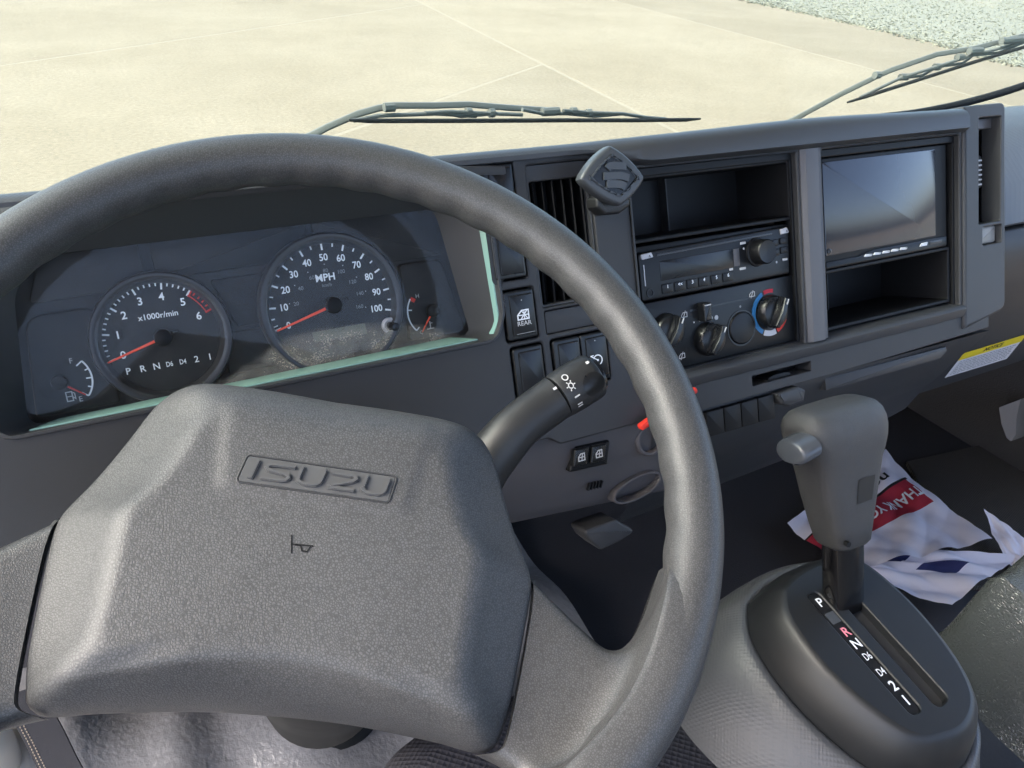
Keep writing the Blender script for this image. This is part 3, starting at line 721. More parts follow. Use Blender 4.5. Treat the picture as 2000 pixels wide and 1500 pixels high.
for r in range(7):
    a = .05
    while a < .93:
        wd = .02 + random.random() * .06; bb = .38 + r * .083
        lm.add([tuple(np.array(p) + lift) for p in st_quad(a, min(a + wd, .95), bb, bb + .032)], [(0, 1, 2, 3)]); a += wd + .014
lm.build('fine_print', 'print_dim', stk, smooth=False)

# ================================================================== red tag behind the rim
ra, rb = np.array(duv(1254, 837, .012)), np.array(duv(1363, 761, .012))
rt = MB(); dv = (rb - ra) / np.linalg.norm(rb - ra); nv = np.array([-dv[1], dv[0]]) * .0028
plate(rpoly([tuple(ra - nv), tuple(rb - nv), tuple(rb + nv), tuple(ra + nv)], .002), .006, .012, .0015, 2, rt)
rto = frame('key_tag', d2w(0, 0, 0), AU, -AD, -AN, 'red plastic tag mostly hidden behind the right side of the wheel rim', 'tag')
rt.build('strip', 'red', rto)

# ================================================================== instrument cluster
WI = -.034
clus = frame('instrument_cluster', d2w(.07, -.04, WI), AU, -AD, -AN, 'instrument cluster with tachometer, speedometer, fuel and temperature gauges behind the wheel', 'gauge cluster')
clus_off = np.array([.07, -.04, WI])
class CM(MB):
    def build(self, *a, **k):
        self.v = [(x * 1.0166 - .07, y * 1.0166 + .04, z - WI) for x, y, z in self.v]; return MB.build(self, *a, **k)
def cplate(poly, z0, z1, c=0, seg=2): return plate(poly, z0, z1, c, seg, CM())
lo = ccw(lens_ol)
cplate(offset(lo, -.006), -.060, -.0500).build('backing', 'dial_panel', clus)
# printed panels behind the gauges
TC, SC = (.0064, -.048), (.1235, -.045)
cplate(rpoly([(-.066, -.0140), (.0040, -.0130), (.0040, .0150), (-.054, .0150)], [.003, .001, .001, .012]), -.05, -.0455, .001).build('tell_tale_panel', 'dial_panel', clus)
cplate(rrect(.0105, .1150, -.0095, .0165, .001), -.05, -.0462, .001).build('tell_tale_panel', 'dial', clus)
cplate(rpoly([(.1200, -.0200), (.2160, -.0200), (.2120, .0165), (.1200, .0165)], .001), -.05, -.0455, .001).build('tell_tale_panel', 'dial_panel', clus)
cplate(rpoly([(.0440, -.0150), (.0800, -.0150), (.0730, -.0500), (.0560, -.0500)], .0015), -.05, -.0458, .001).build('tell_tale_panel', 'dial', clus)
cplate(rrect(.0440, .0760, -.0820, -.0530, .0015), -.05, -.0458, .001).build('tell_tale_panel', 'dial_panel', clus)
cplate(rpoly([(-.078, -.0870), (-.0280, -.0870), (-.0280, -.0215), (-.0700, -.0215)], [.004, .003, .010, .012]), -.05, -.0440, .0015, 3).build('fuel_panel', 'dial', clus)
cplate(rpoly([(.1800, -.0830), (.2280, -.0830), (.2150, -.0230), (.1800, -.0230)], [.003, .004, .010, .004]), -.05, -.0440, .0015, 3).build('temperature_panel', 'dial', clus)
ZD = -.0415   # dial faces
def ptz(c, r, a): return (c[0] + r * math.cos(R_(a)), c[1] + r * math.sin(R_(a)))
def tick(mb, c, a, r0, r1, w, z=None):
    z = ZD + .0003 if z is None else z
    return stroke([ptz(c, r0, a), ptz(c, r1, a)], w, z, z + .0002, mb)
def gauge(name, c, r, label):
    d = cplate(circle(*c, r, 72), -.05, ZD, 0).build(name, 'dial', clus); d['label'] = label
    ring_lathe(*c, [(r + .0045, -.050), (r + .0045, -.0355), (r + .0035, -.0335), (r + .0015, -.0332), (r - .0010, -.0345), (r - .0035, -.0412), (r - .0035, -.0418)], 96, CM()).build('bezel_ring', 'ring', d)
    return d
# note: children of the dials keep cluster coordinates
tach = gauge('tachometer', TC, .0400, 'tachometer dial with red zone above five')
ta = lambda k: 196.4 - 29.05 * k
tm = CM(); rm = CM()
for i in range(0, 61, 2):
    k = i / 10; a = ta(k)
    if i % 10 == 0: tick(rm if k >= 5.1 else tm, TC, a, .0322, .0382, .0012)
    else: tick(rm if k > 5.05 else tm, TC, a, .0345, .0382, .0009)
stroke(arc(*TC, .0328, ta(5.0), ta(6.0), 18), .0007, ZD + .0003, ZD + .0005, rm)
tick(rm, TC, ta(5.05), .0322, .0382, .0014); tick(rm, TC, ta(6.0), .0322, .0385, .0013)
tm.build('scale_marks', 'white', tach); rm.build('red_zone', 'red', tach)
for k in range(7): text(str(k), .0072, *ptz(TC, .0272, ta(k)), ZD + .0004, mb=CM(), bold=.018).build('numeral', 'white', tach)
text('x1000r/min', .0054, TC[0] + .0002, TC[1] + .0148, ZD + .0004, mb=CM()).build('unit_lettering', 'white', tach)
for s, u in zip(('P', 'R', 'N', 'D6', 'D4', '2', '1'), (-.019, -.0100, -.0013, .0068, .0154, .0243, .0331)):
    text(s, .0062 if len(s) == 1 else .0048, u, -.0669, ZD + .0004, mb=CM(), sx=1.0 if len(s) == 1 else .75).build('gear_letter', 'white', tach)
speedo = gauge('speedometer', SC, .0485, 'speedometer dial marked in miles per hour')
sa_ = lambda k: 195.0 - 20.9 * k / 10
tm = CM()
for i in range(0, 101, 5):
    if i % 10 == 0: tick(tm, SC, sa_(i), .0405, .0462, .0013)
    else: tick(tm, SC, sa_(i), .0425, .0462, .0010)
tick(tm, SC, sa_(0) - 3.5, .0420, .0455, .0008)
tm.build('scale_marks', 'white', speedo)
for i in range(0, 101, 10): text(str(i), .0070, *ptz(SC, .0350 if i < 100 else .0335, sa_(i) + (1 if i == 0 else 0)), ZD + .0004, mb=CM(), bold=.018, sx=.92).build('numeral', 'white', speedo)
text('MPH', .0074, SC[0] - .0015, SC[1] + .0205, ZD + .0004, mb=CM(), bold=.02).build('unit_lettering', 'white', speedo)
text('km/h', .0036, SC[0] - .0012, SC[1] + .0150, ZD + .0004, mb=CM(), bold=0).build('unit_lettering', 'print_dim', speedo)
km = [(20, .027), (40, .0265), (60, .0255), (80, .0265), (100, .0265), (120, .0240), (140, .0235), (160, .0215)]
for kk, rr in km:
    a = sa_(kk / 1.609); text(str(kk), .0040, *ptz(SC, rr - .001, a), ZD + .0004, mb=CM(), bold=0).build('small_numeral', 'print_dim', speedo)
    disc(*ptz(SC, rr + .0038, a), .0004, ZD + .0004, 8, CM()).build('dot', 'print_mid', speedo)
MB_lcd = cplate(rpoly([(.1060, -.0700), (.1460, -.0705), (.1455, -.0625), (.1055, -.0625)], .0004), ZD, ZD + .0004, 0); MB_lcd.build('odometer_display', 'lcd', speedo)
def needle(c, a, r0, r1, w, par, z, mat='needle'):
    p0, p1 = np.array(ptz(c, r0, a)), np.array(ptz(c, r1, a)); n = np.array([-(p1 - p0)[1], (p1 - p0)[0]]); n /= np.linalg.norm(n)
    pl = [tuple(p0 + n * w / 2), tuple(p1 + n * w * .32), tuple(p1 - n * w * .32), tuple(p0 - n * w / 2)]
    return cplate(pl, z - .0006, z, .0003, 1).build('needle', mat, par)
def cap(c, r, z0, z1, par):
    prof = [(r, z0), (r, z1 - .001), (r * .93, z1 - .0003), (r * .8, z1), (.0001, z1 + .0002)]
    return ring_lathe(*c, prof, 36, CM()).build('needle_cap', 'black', par)
needle(TC, 196.3, .004, .0375, .0019, tach, -.0370); cap(TC, .0058, ZD, -.0335, tach); needle(TC, 16.3, .004, .0110, .0030, tach, -.0372, 'black')
needle(SC, 195.3 + 10.0 * 0, .004, .0445, .0021, speedo, -.0370); cap(SC, .0062, ZD, -.0335, speedo); needle(SC, 15.3, .004, .0120, .0032, speedo, -.0372, 'black')
# fuel and temperature
FC = (-.0599, -.0660); ZG = -.0437
fuel = disc(*FC, .012, ZG - .0001, 24, CM()).build('fuel_gauge', 'dial', clus)
fm = stroke(arc(*FC, .0190, 36, -40, 18), .0011, ZG + .0002, ZG + .0004, CM())
for a, r0 in ((36, .0145), (17, .0165), (-2, .0155), (-21, .0165), (-40, .0145)): tick(fm, FC, a, r0, .0190, .0009, ZG + .0002)
fm.build('scale_marks', 'white', fuel)
text('F', .0050, -.0506, -.0538, ZG + .0004, mb=CM(), bold=0).build('lettering', 'print_mid', fuel)
text('E', .0050, -.0503, -.0795, ZG + .0004, mb=CM(), bold=0).build('lettering', 'print_mid', fuel)
ic = stroke([(-.0580, -.0795), (-.0580, -.0735), (-.0545, -.0735), (-.0545, -.0795)], .0007, ZG + .0002, ZG + .0004, CM(), True)
stroke([(-.0577, -.0765), (-.0548, -.0765)], .0006, ZG + .0002, ZG + .0004, ic); stroke([(-.0545, -.077), (-.0530, -.0785), (-.0530, -.0750), (-.0540, -.0740)], .0006, ZG + .0002, ZG + .0004, ic)
ic.build('pump_icon', 'print_mid', fuel)
needle(FC, -39.5, .0055, .0172, .0013, fuel, -.0405, 'red'); cap(FC, .0048, ZG, -.0385, fuel)
HC = (.2007, -.0620)
temp = disc(*HC, .012, ZG - .0001, 24, CM()).build('temperature_gauge', 'dial', clus)
fm = stroke(arc(*HC, .0200, 144, 222, 18), .0011, ZG + .0002, ZG + .0004, CM())
for a, r0 in ((170, .0165), (222, .0165)): tick(fm, HC, a, r0, .0200, .0009, ZG + .0002)
fm.build('scale_marks', 'white', temp)
tick(CM(), HC, 143, .0160, .0200, .0030, ZG + .0002).build('red_zone', 'red', temp)
text('H', .0045, .1905, -.0490, ZG + .0004, mb=CM(), bold=0).build('lettering', 'print_mid', temp)
text('C', .0042, .1895, -.0775, ZG + .0004, mb=CM(), bold=0).build('lettering', 'print_mid', temp)
ic = stroke([(.1975, -.0755), (.1975, -.0700)], .0008, ZG + .0002, ZG + .0004, CM()); stroke([(.1945, -.0758), (.2005, -.0758)], .0007, ZG + .0002, ZG + .0004, ic); stroke([(.1975, -.0715), (.1995, -.0715)], .0006, ZG + .0002, ZG + .0004, ic)
ic.build('coolant_icon', 'print_mid', temp)
needle(HC, 233, .0050, .0190, .0014, temp, -.0405); cap(HC, .0050, ZG, -.0385, temp)
# trip reset knob standing through the lens
kx, ky = .1640, -.0672
ring_lathe(kx, ky, [(.0062, ZD + .0002), (.0060, -.0385), (.0048, -.0375), (.0030, -.0380), (.0030, -.0390)], 36, CM()).build('reset_collar', 'silver', clus)
ring_lathe(kx, ky, [(.0030, ZD), (.0030, -.0245), (.0026, -.0235), (.0001, -.0232)], 28, CM()).build('reset_knob', 'black_gloss', clus)
# lens
lm2 = CM(); lm2.add([(x / 1.0166, y / 1.0166, -.0338) for x, y in lo], [tuple(range(len(lo)))])
lm2.build('lens', 'lens', clus, smooth=False)

# ================================================================== radio
radio = frame('car_radio', d2w(.464, -.061, -.010), AU, -AD, -AN, 'black car radio with blank display and round volume knob in the console', 'radio')
class RM(MB):
    off = (.464, -.061, -.010)
    def build(self, *a, **k):
        self.v = [(x - self.off[0], y - self.off[1], z - self.off[2]) for x, y, z in self.v]; return MB.build(self, *a, **k)
def rplate(poly, z0, z1, c=0, seg=2, cls=RM): return plate(poly, z0, z1, c, seg, cls())
ZR = -.0060
rplate(rrect(.3770, .5535, -.0835, -.0365, .002), -.06, ZR - .004, .001).build('chassis', 'black', radio)
rplate(rpoly([(.3800, -.0830), (.5500, -.0830), (.5510, -.0440), (.5440, -.0385), (.3800, -.0415)], [.003, .004, .003, .003, .003]), -.02, ZR, .0018, 3).build('faceplate', 'headunit', radio)
rplate([(.3990, -.0465), (.5300, -.0440), (.5300, -.0425), (.3990, -.0447)], ZR - .001, ZR + .0007, .0003).build('trim_strip', 'ring', radio)
dsp = rplate(rrect(.4010, .4820, -.0680, -.0510, .001), ZR - .001, ZR + .0004, .0003).build('display', 'black_gloss', radio)
rplate(rrect(.4828, .4895, -.0670, -.0515, .0006), ZR - .001, ZR + .0005, .0002).build('display_edge', 'trim_metal', radio)
kn = ring_lathe(.5110, -.0575, [(.0135, ZR), (.0130, ZR + .0015), (.0115, ZR + .002), (.0112, ZR + .012), (.0100, ZR + .0135), (.0070, ZR + .0130), (.0001, ZR + .0126)], 48, RM()).build('volume_knob', 'headunit', radio)
for (a, b2, c2, d2, mt_) in ((.3825, .3950, -.0475, -.0430, 'silver'), (.5400, .5500, -.0455, -.0405, 'silver')):
    q = rplate(rpoly([(a, c2), (b2, c2 + .0008), (b2 - .002, d2 + .0008), (a - .0005, d2)], .0008), ZR - .001, ZR + .0012, .0006).build('button', mt_, radio)
    text('^', .005, (a + b2) / 2 + .002, (c2 + d2) / 2 - .001, ZR + .0014, mb=RM()).build('symbol', 'print_black', q)
stroke([(.3845, -.0520), (.3845, -.0700)], .0009, ZR, ZR + .0005, RM()).build('highlight_bar', 'silver', radio)
ring_lathe(.3890, -.0765, [(.0042, ZR), (.0040, ZR + .0006), (.0026, ZR + .0006), (.0022, ZR - .003)], 24, RM()).build('aux_socket', 'headunit', radio)
disc(.3890, -.0765, .0022, ZR + .0001, 16, RM()).build('aux_hole', 'black', radio)
for k, (u, s) in enumerate(((.4070, '1'), (.4205, '2'), (.4340, '3'), (.4470, '4'), (.4610, '5'), (.4745, '6'))):
    bt = rplate(rrect(u - .0058, u + .0058, -.0795, -.0710, .0012), ZR - .001, ZR + .0010, .0006).build('preset_button', 'headunit', radio)
    text('<<' if k == 1 else s, .0042, u, -.0737, ZR + .0012, mb=RM(), bold=.02).build('symbol', 'white', bt)
for (u, v, w_) in ((.4945, -.0475, .0065), (.4925, -.0702, .0070), (.5440, -.0690, .0060), (.4790, -.0690, .0040)):
    rplate(rrect(u - w_ / 2, u + w_ / 2, v - .0011, v + .0011, .0006), ZR, ZR + .0006, .0003).build('button_mark', 'print_mid', radio)
for (u, v) in ((.4950, -.0525), (.5335, -.0700)): disc(u, v, .0011, ZR + .0003, 12, RM()).build('dot', 'print_mid', radio)
for (u, v) in ((.5320, -.0520), (.5430, -.0515), (.5330, -.0610), (.5430, -.0600)):
    rplate(rrect(u - .0045, u + .0045, v - .003, v + .003, .0014), ZR - .001, ZR + .0012, .0007).build('side_button', 'headunit', radio)

# ================================================================== climate control panel
climate = frame('climate_panel', d2w(.464, -.117, -.010), AU, -AD, -AN, 'black heater control panel with three rotary knobs and blue and red temperature arc', 'heater controls')
class KM(RM): off = (.464, -.117, -.010)
def kplate(poly, z0, z1, c=0, seg=2): return plate(poly, z0, z1, c, seg, KM())
ZK = -.0075
kplate(rrect(.3765, .5545, -.1485, -.0850, .001), -.05, ZK, .0008).build('faceplate', 'headunit', climate)
def knob(cu, cv, r, ang, par):
    k = ring_lathe(cu, cv, [(r, ZK), (r, ZK + .002), (r * .97, ZK + .004), (r * .86, ZK + .0085), (r * .80, ZK + .0092), (.0001, ZK + .0093)], 40, KM()).build('knob', 'switch', par)
    c, s = math.cos(R_(ang)), math.sin(R_(ang)); w = r * .20; L = r * .92
    secs = []
    for q, ww, hh in ((-L, w * .8, .010), (-L * .9, w, .0165), (0, w, .0185), (L * .9, w, .0165), (L, w * .8, .010)):
        pts = [(-ww * 1.15, .004), (-ww, hh - .002), (-ww * .7, hh), (ww * .7, hh), (ww, hh - .002), (ww * 1.15, .004)]
        secs.append([(cu + q * c - p * s, cv + q * s + p * c, ZK + h) for p, h in pts])
    loft(secs, True, True, KM()).build('grip', 'black_gloss', k)
    stroke([(cu + c * L * .55, cv + s * L * .55), (cu + c * L * .9, cv + s * L * .9)], .0009, ZK + .0180, ZK + .0186, KM()).build('pointer', 'print_mid', k)
    return k
k1 = knob(.5235, -.1155, .0165, 62, climate); k2 = knob(.4480, -.1275, .0155, 58, climate); k3 = knob(.4030, -.1120, .0155, 60, climate)
stroke(arc(.5235, -.1155, .0200, 115, 240, 24), .0042, ZK, ZK + .0004, KM()).build('cold_arc', 'blue', climate)
stroke(arc(.5235, -.1155, .0200, 332, 292, 10), .0050, ZK, ZK + .0004, KM()).build('hot_arc', 'red', climate)
stroke(arc(.5235, -.1155, .0200, 108, 76, 10), .0036, ZK, ZK + .0004, KM()).build('warm_arc', 'paper_red', climate)
stroke(arc(.5235, -.1155, .0200, 245, 287, 12), .0052, ZK, ZK + .0006, KM()).build('silver_arc', 'silver', climate)
kplate(circle(.4880, -.1245, .0150, 36), -.02, ZK + .0020, .0015, 3).build('blank_button', 'headunit', climate)
ring_lathe(.4880, -.1245, [(.0168, ZK), (.0168, ZK + .0005), (.0155, ZK + .0005), (.0155, ZK - .001)], 36, KM()).build('button_rim', 'switch', climate)
stroke([(.4300, -.0990), (.4980, -.0985)], .0016, ZK, ZK + .0003, KM()).build('slider_slot', 'black_gloss', climate)
sl_ = kplate(rrect(.4395, .4480, -.1100, -.0935, .001), ZK, ZK + .009, .0015, 3).build('slider', 'switch', climate)
stroke([(.4405, -.0955), (.4470, -.0955)], .0010, ZK + .0088, ZK + .0094, KM()).build('slider_mark', 'print_mid', sl_)
for i, u in enumerate((.4340, .4405, .4470, .4535, .4595)):
    disc(u, -.1085 - .0000 - .0007 * abs(i - 2), .0008 + .00035 * i, ZK + .0003, 14, KM()).build('fan_dot', 'print_mid', climate)
def car_icon(u, v, par, m='print_mid'):
    ic = stroke([(u - .003, v - .002), (u + .003, v - .002), (u + .003, v + .002), (u - .001, v + .002), (u - .003, v)], .0006, ZK + .0001, ZK + .0003, KM(), True)
    stroke([(u - .0015, v - .0035), (u + .0015, v + .0035)], .0006, ZK + .0001, ZK + .0003, ic); ic.build('mode_icon', m, par)
for u, v in ((.4240, -.1015), (.5030, -.0955), (.4190, -.1065), (.4180, -.1375)): car_icon(u, v, climate)
disc(.4880, -.1045, .0012, ZK + .0003, 12, KM()).build('indicator', 'print_dim', climate)

# ================================================================== monitor
mon = frame('monitor', d2w(.682, -.028, -.012), AU, -AD, -AN, 'dark blank display screen with a row of silver buttons in the right console opening', 'screen')
class SM(RM): off = (.682, -.028, -.012)
def splate(poly, z0, z1, c=0, seg=2): return plate(poly, z0, z1, c, seg, SM())
ZS = -.0065
splate(rrect(.5920, .7745, -.0865, .0190, .002), -.05, ZS, .0015, 3).build('housing', 'black', mon)
splate(rrect(.5965, .7560, -.0730, .0150, .0015), ZS - .002, ZS + .0010, .0004).build('display', 'screen', mon)
splate(rpoly([(.5960, -.0850), (.7720, -.0850), (.7720, -.0752), (.66, -.0752), (.640, -.0790), (.5960, -.0790)], .001), ZS - .001, ZS + .0016, .0006).build('button_bar', 'headunit', mon)
for k in range(5):
    u = .6530 + k * .0128
    splate(rpoly([(u - .0062, -.0808), (u + .0045, -.0812), (u + .0064, -.0790), (u - .0035, -.0782)], .0008), ZS + .001, ZS + .0030, .0010, 2).build('menu_button', 'chrome' if 'chrome' in MAT else 'white', mon)
splate(rpoly([(.7280, -.0812), (.7395, -.0812), (.7415, -.0775), (.7320, -.0778)], .0008), ZS + .001, ZS + .0030, .0010, 2).build('power_button', 'white', mon)
splate(rrect(.7450, .7640, -.0810, -.0775, .0005), ZS + .001, ZS + .0022, .0003).build('sensor_window', 'ring', mon)
ring_lathe(.6010, -.0690, [(.0026, ZS), (.0026, ZS + .0018), (.0012, ZS + .0022), (.0001, ZS + .0015)], 20, SM()).build('corner_screw', 'ring', mon)

# ================================================================== phone holder clipped to the vent edge
ph = frame('phone_holder', d2w(.347, .005, .004), AU, -AD, -AN, 'black diamond-shaped phone holder head clipped above the centre vent', 'phone holder')
class PM(RM): off = (.347, .005, .004)
hp = [duv(x, y, .030) for x, y in ((1193, 283), (1262, 352), (1213, 402), (1134, 350))]
hp = [hp[0], (hp[1][0], hp[1][1] + .002), hp[2], hp[3]]
# bowed sides
def bow(poly, k):
    out = []
    for i in range(len(poly)):
        a = np.array(poly[i]); b = np.array(poly[(i + 1) % len(poly)]); n = np.array([(b - a)[1], -(b - a)[0]])
        for j in range(6):
            t = j / 6; out.append(tuple(a + (b - a) * t + n * k * 4 * t * (1 - t)))
    return out
hpc = ccw(hp); head = rpoly(bow(hpc, .07), .003, 2)
plate(head, .021, .0300, .003, 4, PM()).build('head', 'mount', ph)
inner = offset(ccw(head), .0075)
plate(inner, .029, .0306, .0005, 1, PM()).build('pad', 'switch', ph)
ring_ = holed(offset(ccw(head), .0066), [inner], .0295, .0312, .0005, .0005, .029)
pm = PM(); pm.add(ring_.v, ring_.f); pm.build('rim', 'mount', ph)
cx, cy = np.mean([p[0] for p in head]), np.mean([p[1] for p in head])
for pts in ([(-.007, .0065), (-.0035, .0085), (.010, .0070)], [(-.011, .0015), (-.006, .0010), (.004, .0005), (.0115, -.002)], [(-.009, -.0045), (.003, -.0060), (.0075, -.0085)]):
    pts = smooth_path([(cx + a, cy + b, 0) for a, b in pts], 4)
    stroke([(p[0], p[1]) for p in pts], .0056, .0304, .0322, PM()).build('rib', 'mount', ph)
bp_ = [duv(x, y, .012) for x, y in ((1158, 385), (1222, 380), (1226, 402), (1205, 418), (1176, 420), (1160, 405))]
plate(rpoly(bp_, .003), .002, .017, .003, 3, PM()).build('clip_base', 'stalk', ph)
tube([(cx, cy, .014), (cx, cy, .024)], .007, 14, PM(), up=(0, 1, 0)).build('stem', 'stalk', ph)

# ================================================================== steering wheel
SW_S = .951
WC = EYE + SW_S * np.array([.068, .3237, -.2445]); WTILT, WYAW, TURN = 1.0486, -.074, -.381
WN = np.array([math.sin(WYAW) * math.cos(WTILT), -math.cos(WTILT) * math.cos(WYAW), math.sin(WTILT)])
W1 = np.array([math.cos(WYAW), math.sin(WYAW), 0]); W2 = np.cross(WN, W1)
WX = W1 * math.cos(TURN) + W2 * math.sin(TURN); WY = np.cross(WN, WX)
def scaled(poly, k, dx=0, dy=0):
    cx = np.mean([p[0] for p in poly]); cy = np.mean([p[1] for p in poly]); return [(cx + (x - cx) * k + dx, cy + (y - cy) * k + dy) for x, y in poly]
whl = frame('steering_wheel', WC, WX, WY, WN, 'grey textured steering wheel turned slightly right, with large moulded hub pad', 'steering wheel')
WR, Wr = .205 * SW_S, .0159 * SW_S
def wheel_uv(px, py, h=0.0):
    q = ray(px, py); t = ((WC - EYE).dot(WN) + h) / q.dot(WN); p = EYE + q * t - WC; return p.dot(WX), p.dot(WY)
n1, n2 = 360, 36; v = []; f = []
for i in range(n1):
    a = 2 * math.pi * i / n1
    for j in range(n2):
        b = 2 * math.pi * j / n2
        inward = max(0, -math.cos(b - .35)) ** 2       # finger bumps on the inner rear side
        bump = .0011 * inward * (.5 + .5 * math.cos(a * 46))
        rr = Wr + bump - .0006 * inward
        # slight ridge line on the outer shoulder
        v.append(((WR + rr * math.cos(b)) * math.cos(a), (WR + rr * math.cos(b)) * math.sin(a), rr * 1.02 * math.sin(b)))
        f.append((i * n2 + j, ((i + 1) % n1) * n2 + j, ((i + 1) % n1) * n2 + (j + 1) % n2, i * n2 + (j + 1) % n2))
MB().add(v, f).build('rim', 'wheel_rim', whl, 80)
# hub pad: rings inset from the outline with a moulded height profile
half = [(0, .0325), (.030, .0330), (.060, .0318), (.0760, .0270), (.0850, .0175), (.0890, .0080), (.0935, -.0060), (.1010, -.0260), (.1085, -.0420), (.1102, -.0500), (.1090, -.0640), (.1045, -.0940), (.1000, -.1180), (.0965, -.1245), (.0890, -.1255), (.0700, -.1218), (.0350, -.1178)]
half = half + [(0, -.1168)]
full = [(x, y) for x, y in half] + [(-x, y) for x, y in half[-2:0:-1]]
cp = smooth_path([(x, y, 0) for x, y in full + [full[0]]], 6)[:-1]
ol = ccw(resample([(p[0], p[1]) for p in cp], 240)); PCx, PCy = 0.0, -.045
ins = [0, .0004, .0012, .003, .0055, .008, .0105, .0125, .0150, .0175, .0200, .0225, .0255, .029, .034]
h_side = [-.016, -.0105, -.0085, -.0072, -.0056, -.0040, -.0024, -.0010, .0006, .0024, .0042, .0060, .0084, .0110, .0136]
h_top = [-.016, -.0095, -.0060, -.0020, .0015, .0042, .0062, .0075, .0088, .0100, .0110, .0119, .0127, .0133, .0138]
h_bot = [-.034, -.028, -.022, -.013, -.0055, -.0005, .0038, .0068, .0100, .0124, .0131, .0135, .0137, .0138, .0139]
cen_h = .0142
def sst(x): x = min(1, max(0, x)); return x * x * (3 - 2 * x)
def panel_lift(x, y):
    """raised trapezoid round the emblem, open to the top edge"""
    wd = .0445 + (y + .031) * .16
    e = sst((wd + .002 - abs(x)) / .009) * sst((y + .0345) / .008); fade = 1 - sst((y - .0120) / .012)
    return .0011 * e * fade
v = []; f = []; N = len(ol)
for x, y in ol: pass
rings = []
for k, d in enumerate(ins):
    rg = []
    for (x, y) in ol:
        dx, dy = PCx - x, PCy - y; L = math.hypot(dx, dy); q = min(1, d / L)
        nx, ny = -dx / L, -dy / L; wb = sst((-ny - .48) / .36); wt = sst((ny - .55) / .2)
        h = h_side[k] * (1 - wb - wt) + h_bot[k] * wb + h_top[k] * wt
        X, Y = x + dx * q, y + dy * q
        rg.append((X, Y, h + panel_lift(X, Y)))
    rings.append(rg)
last = rings[-1]
for s in np.linspace(.04, .96, 34):
    rg = []
    for (x, y, h) in last:
        X, Y = x + (PCx - x) * s, y + (PCy - y) * s; rg.append((X, Y, .0139 + (cen_h - .0139) * s + panel_lift(X, Y)))
    rings.append(rg)
v = [p for r in rings for p in r]
for k in range(len(rings) - 1):
    for i in range(N):
        j = (i + 1) % N; f.append((k * N + i, k * N + j, (k + 1) * N + j, (k + 1) * N + i))
v.append((PCx, PCy, cen_h)); b0 = (len(rings) - 1) * N; f += [(b0 + i, b0 + (i + 1) % N, len(v) - 1) for i in range(N)]
pad = MB().add(v, f).build('hub_pad', 'wheel', whl, 60)
# emblem plate with raised letters
EZ = cen_h + .0012
ep = rpoly([(-.0345, -.0266), (.0310, -.0266), (.0335, -.0250), (.0345, -.0150), (.0320, -.0140), (-.0325, -.0140), (-.0345, -.0160)], [.002] * 7)
ep = rpoly([(-.0352, -.0268), (.0330, -.0268), (.0352, -.0138), (-.0330, -.0138)], .0018)
holed(offset(ccw(ep), -.0008), [ep], EZ - .002, EZ + .0003, .0002, .0003, EZ - .0014).build('emblem_frame', 'emblem_groove', pad)
plate(offset(ccw(ep), .0002), EZ - .002, EZ + .0001, .0001, 1).build('emblem_plate', 'emblem', pad)
def letter(ch, x0, w):
    H = .0094; y0 = -.0250; sw = .0020; sh = .20
    def P(a, b): return (x0 + a * w + b * H * sh, y0 + b * H)
    r = .16
    if ch == 'I': path = [P(.5, 0), P(.5, 1)]; sw = .0026
    elif ch == 'S': path = [P(1, .88), P(.30, .88), P(.12, .84), P(.06, .70), P(.14, .58), P(.3, .54), P(.72, .48), P(.88, .42), P(.94, .30), P(.86, .16), P(.7, .12), P(0, .12)]
    elif ch == 'Z': path = [P(.02, .88), P(.74, .88), P(.88, .84), P(.92, .74), P(.86, .62), P(.70, .52), P(.24, .28), P(.10, .18), P(.12, .12), P(.30, .12), P(.98, .12)]
    else: path = [P(.10, 1), P(.10, .40), P(.14, .22), P(.28, .12), P(.72, .12), P(.86, .22), P(.90, .40), P(.90, 1)]
    mb = stroke(path, sw, EZ, EZ + .0011); P2 = path
    stroke(path, sw * .55, EZ + .0010, EZ + .0016, mb)
    return mb.build('emblem_letter', 'emblem', pad, 50)
xx = -.0322
for ch, w in (('I', .0044), ('S', .0128), ('U', .0128), ('Z', .0128), ('U', .0128)):
    letter(ch, xx, w); xx += w + .0020
# horn symbol
hz = cen_h - .0003
hm = stroke([(-.0068, -.0478), (-.0052, -.0562)], .0006, hz, hz + .0005); stroke([(-.0060, -.0520), (.0035, -.0517)], .0006, hz, hz + .0005, hm)
stroke([(-.0045, -.0522), (-.0020, -.0522), (-.0010, -.0545), (.0012, -.0545), (.0022, -.0520)], .0006, hz, hz + .0005, hm)
hm.build('horn_symbol', 'black', pad)
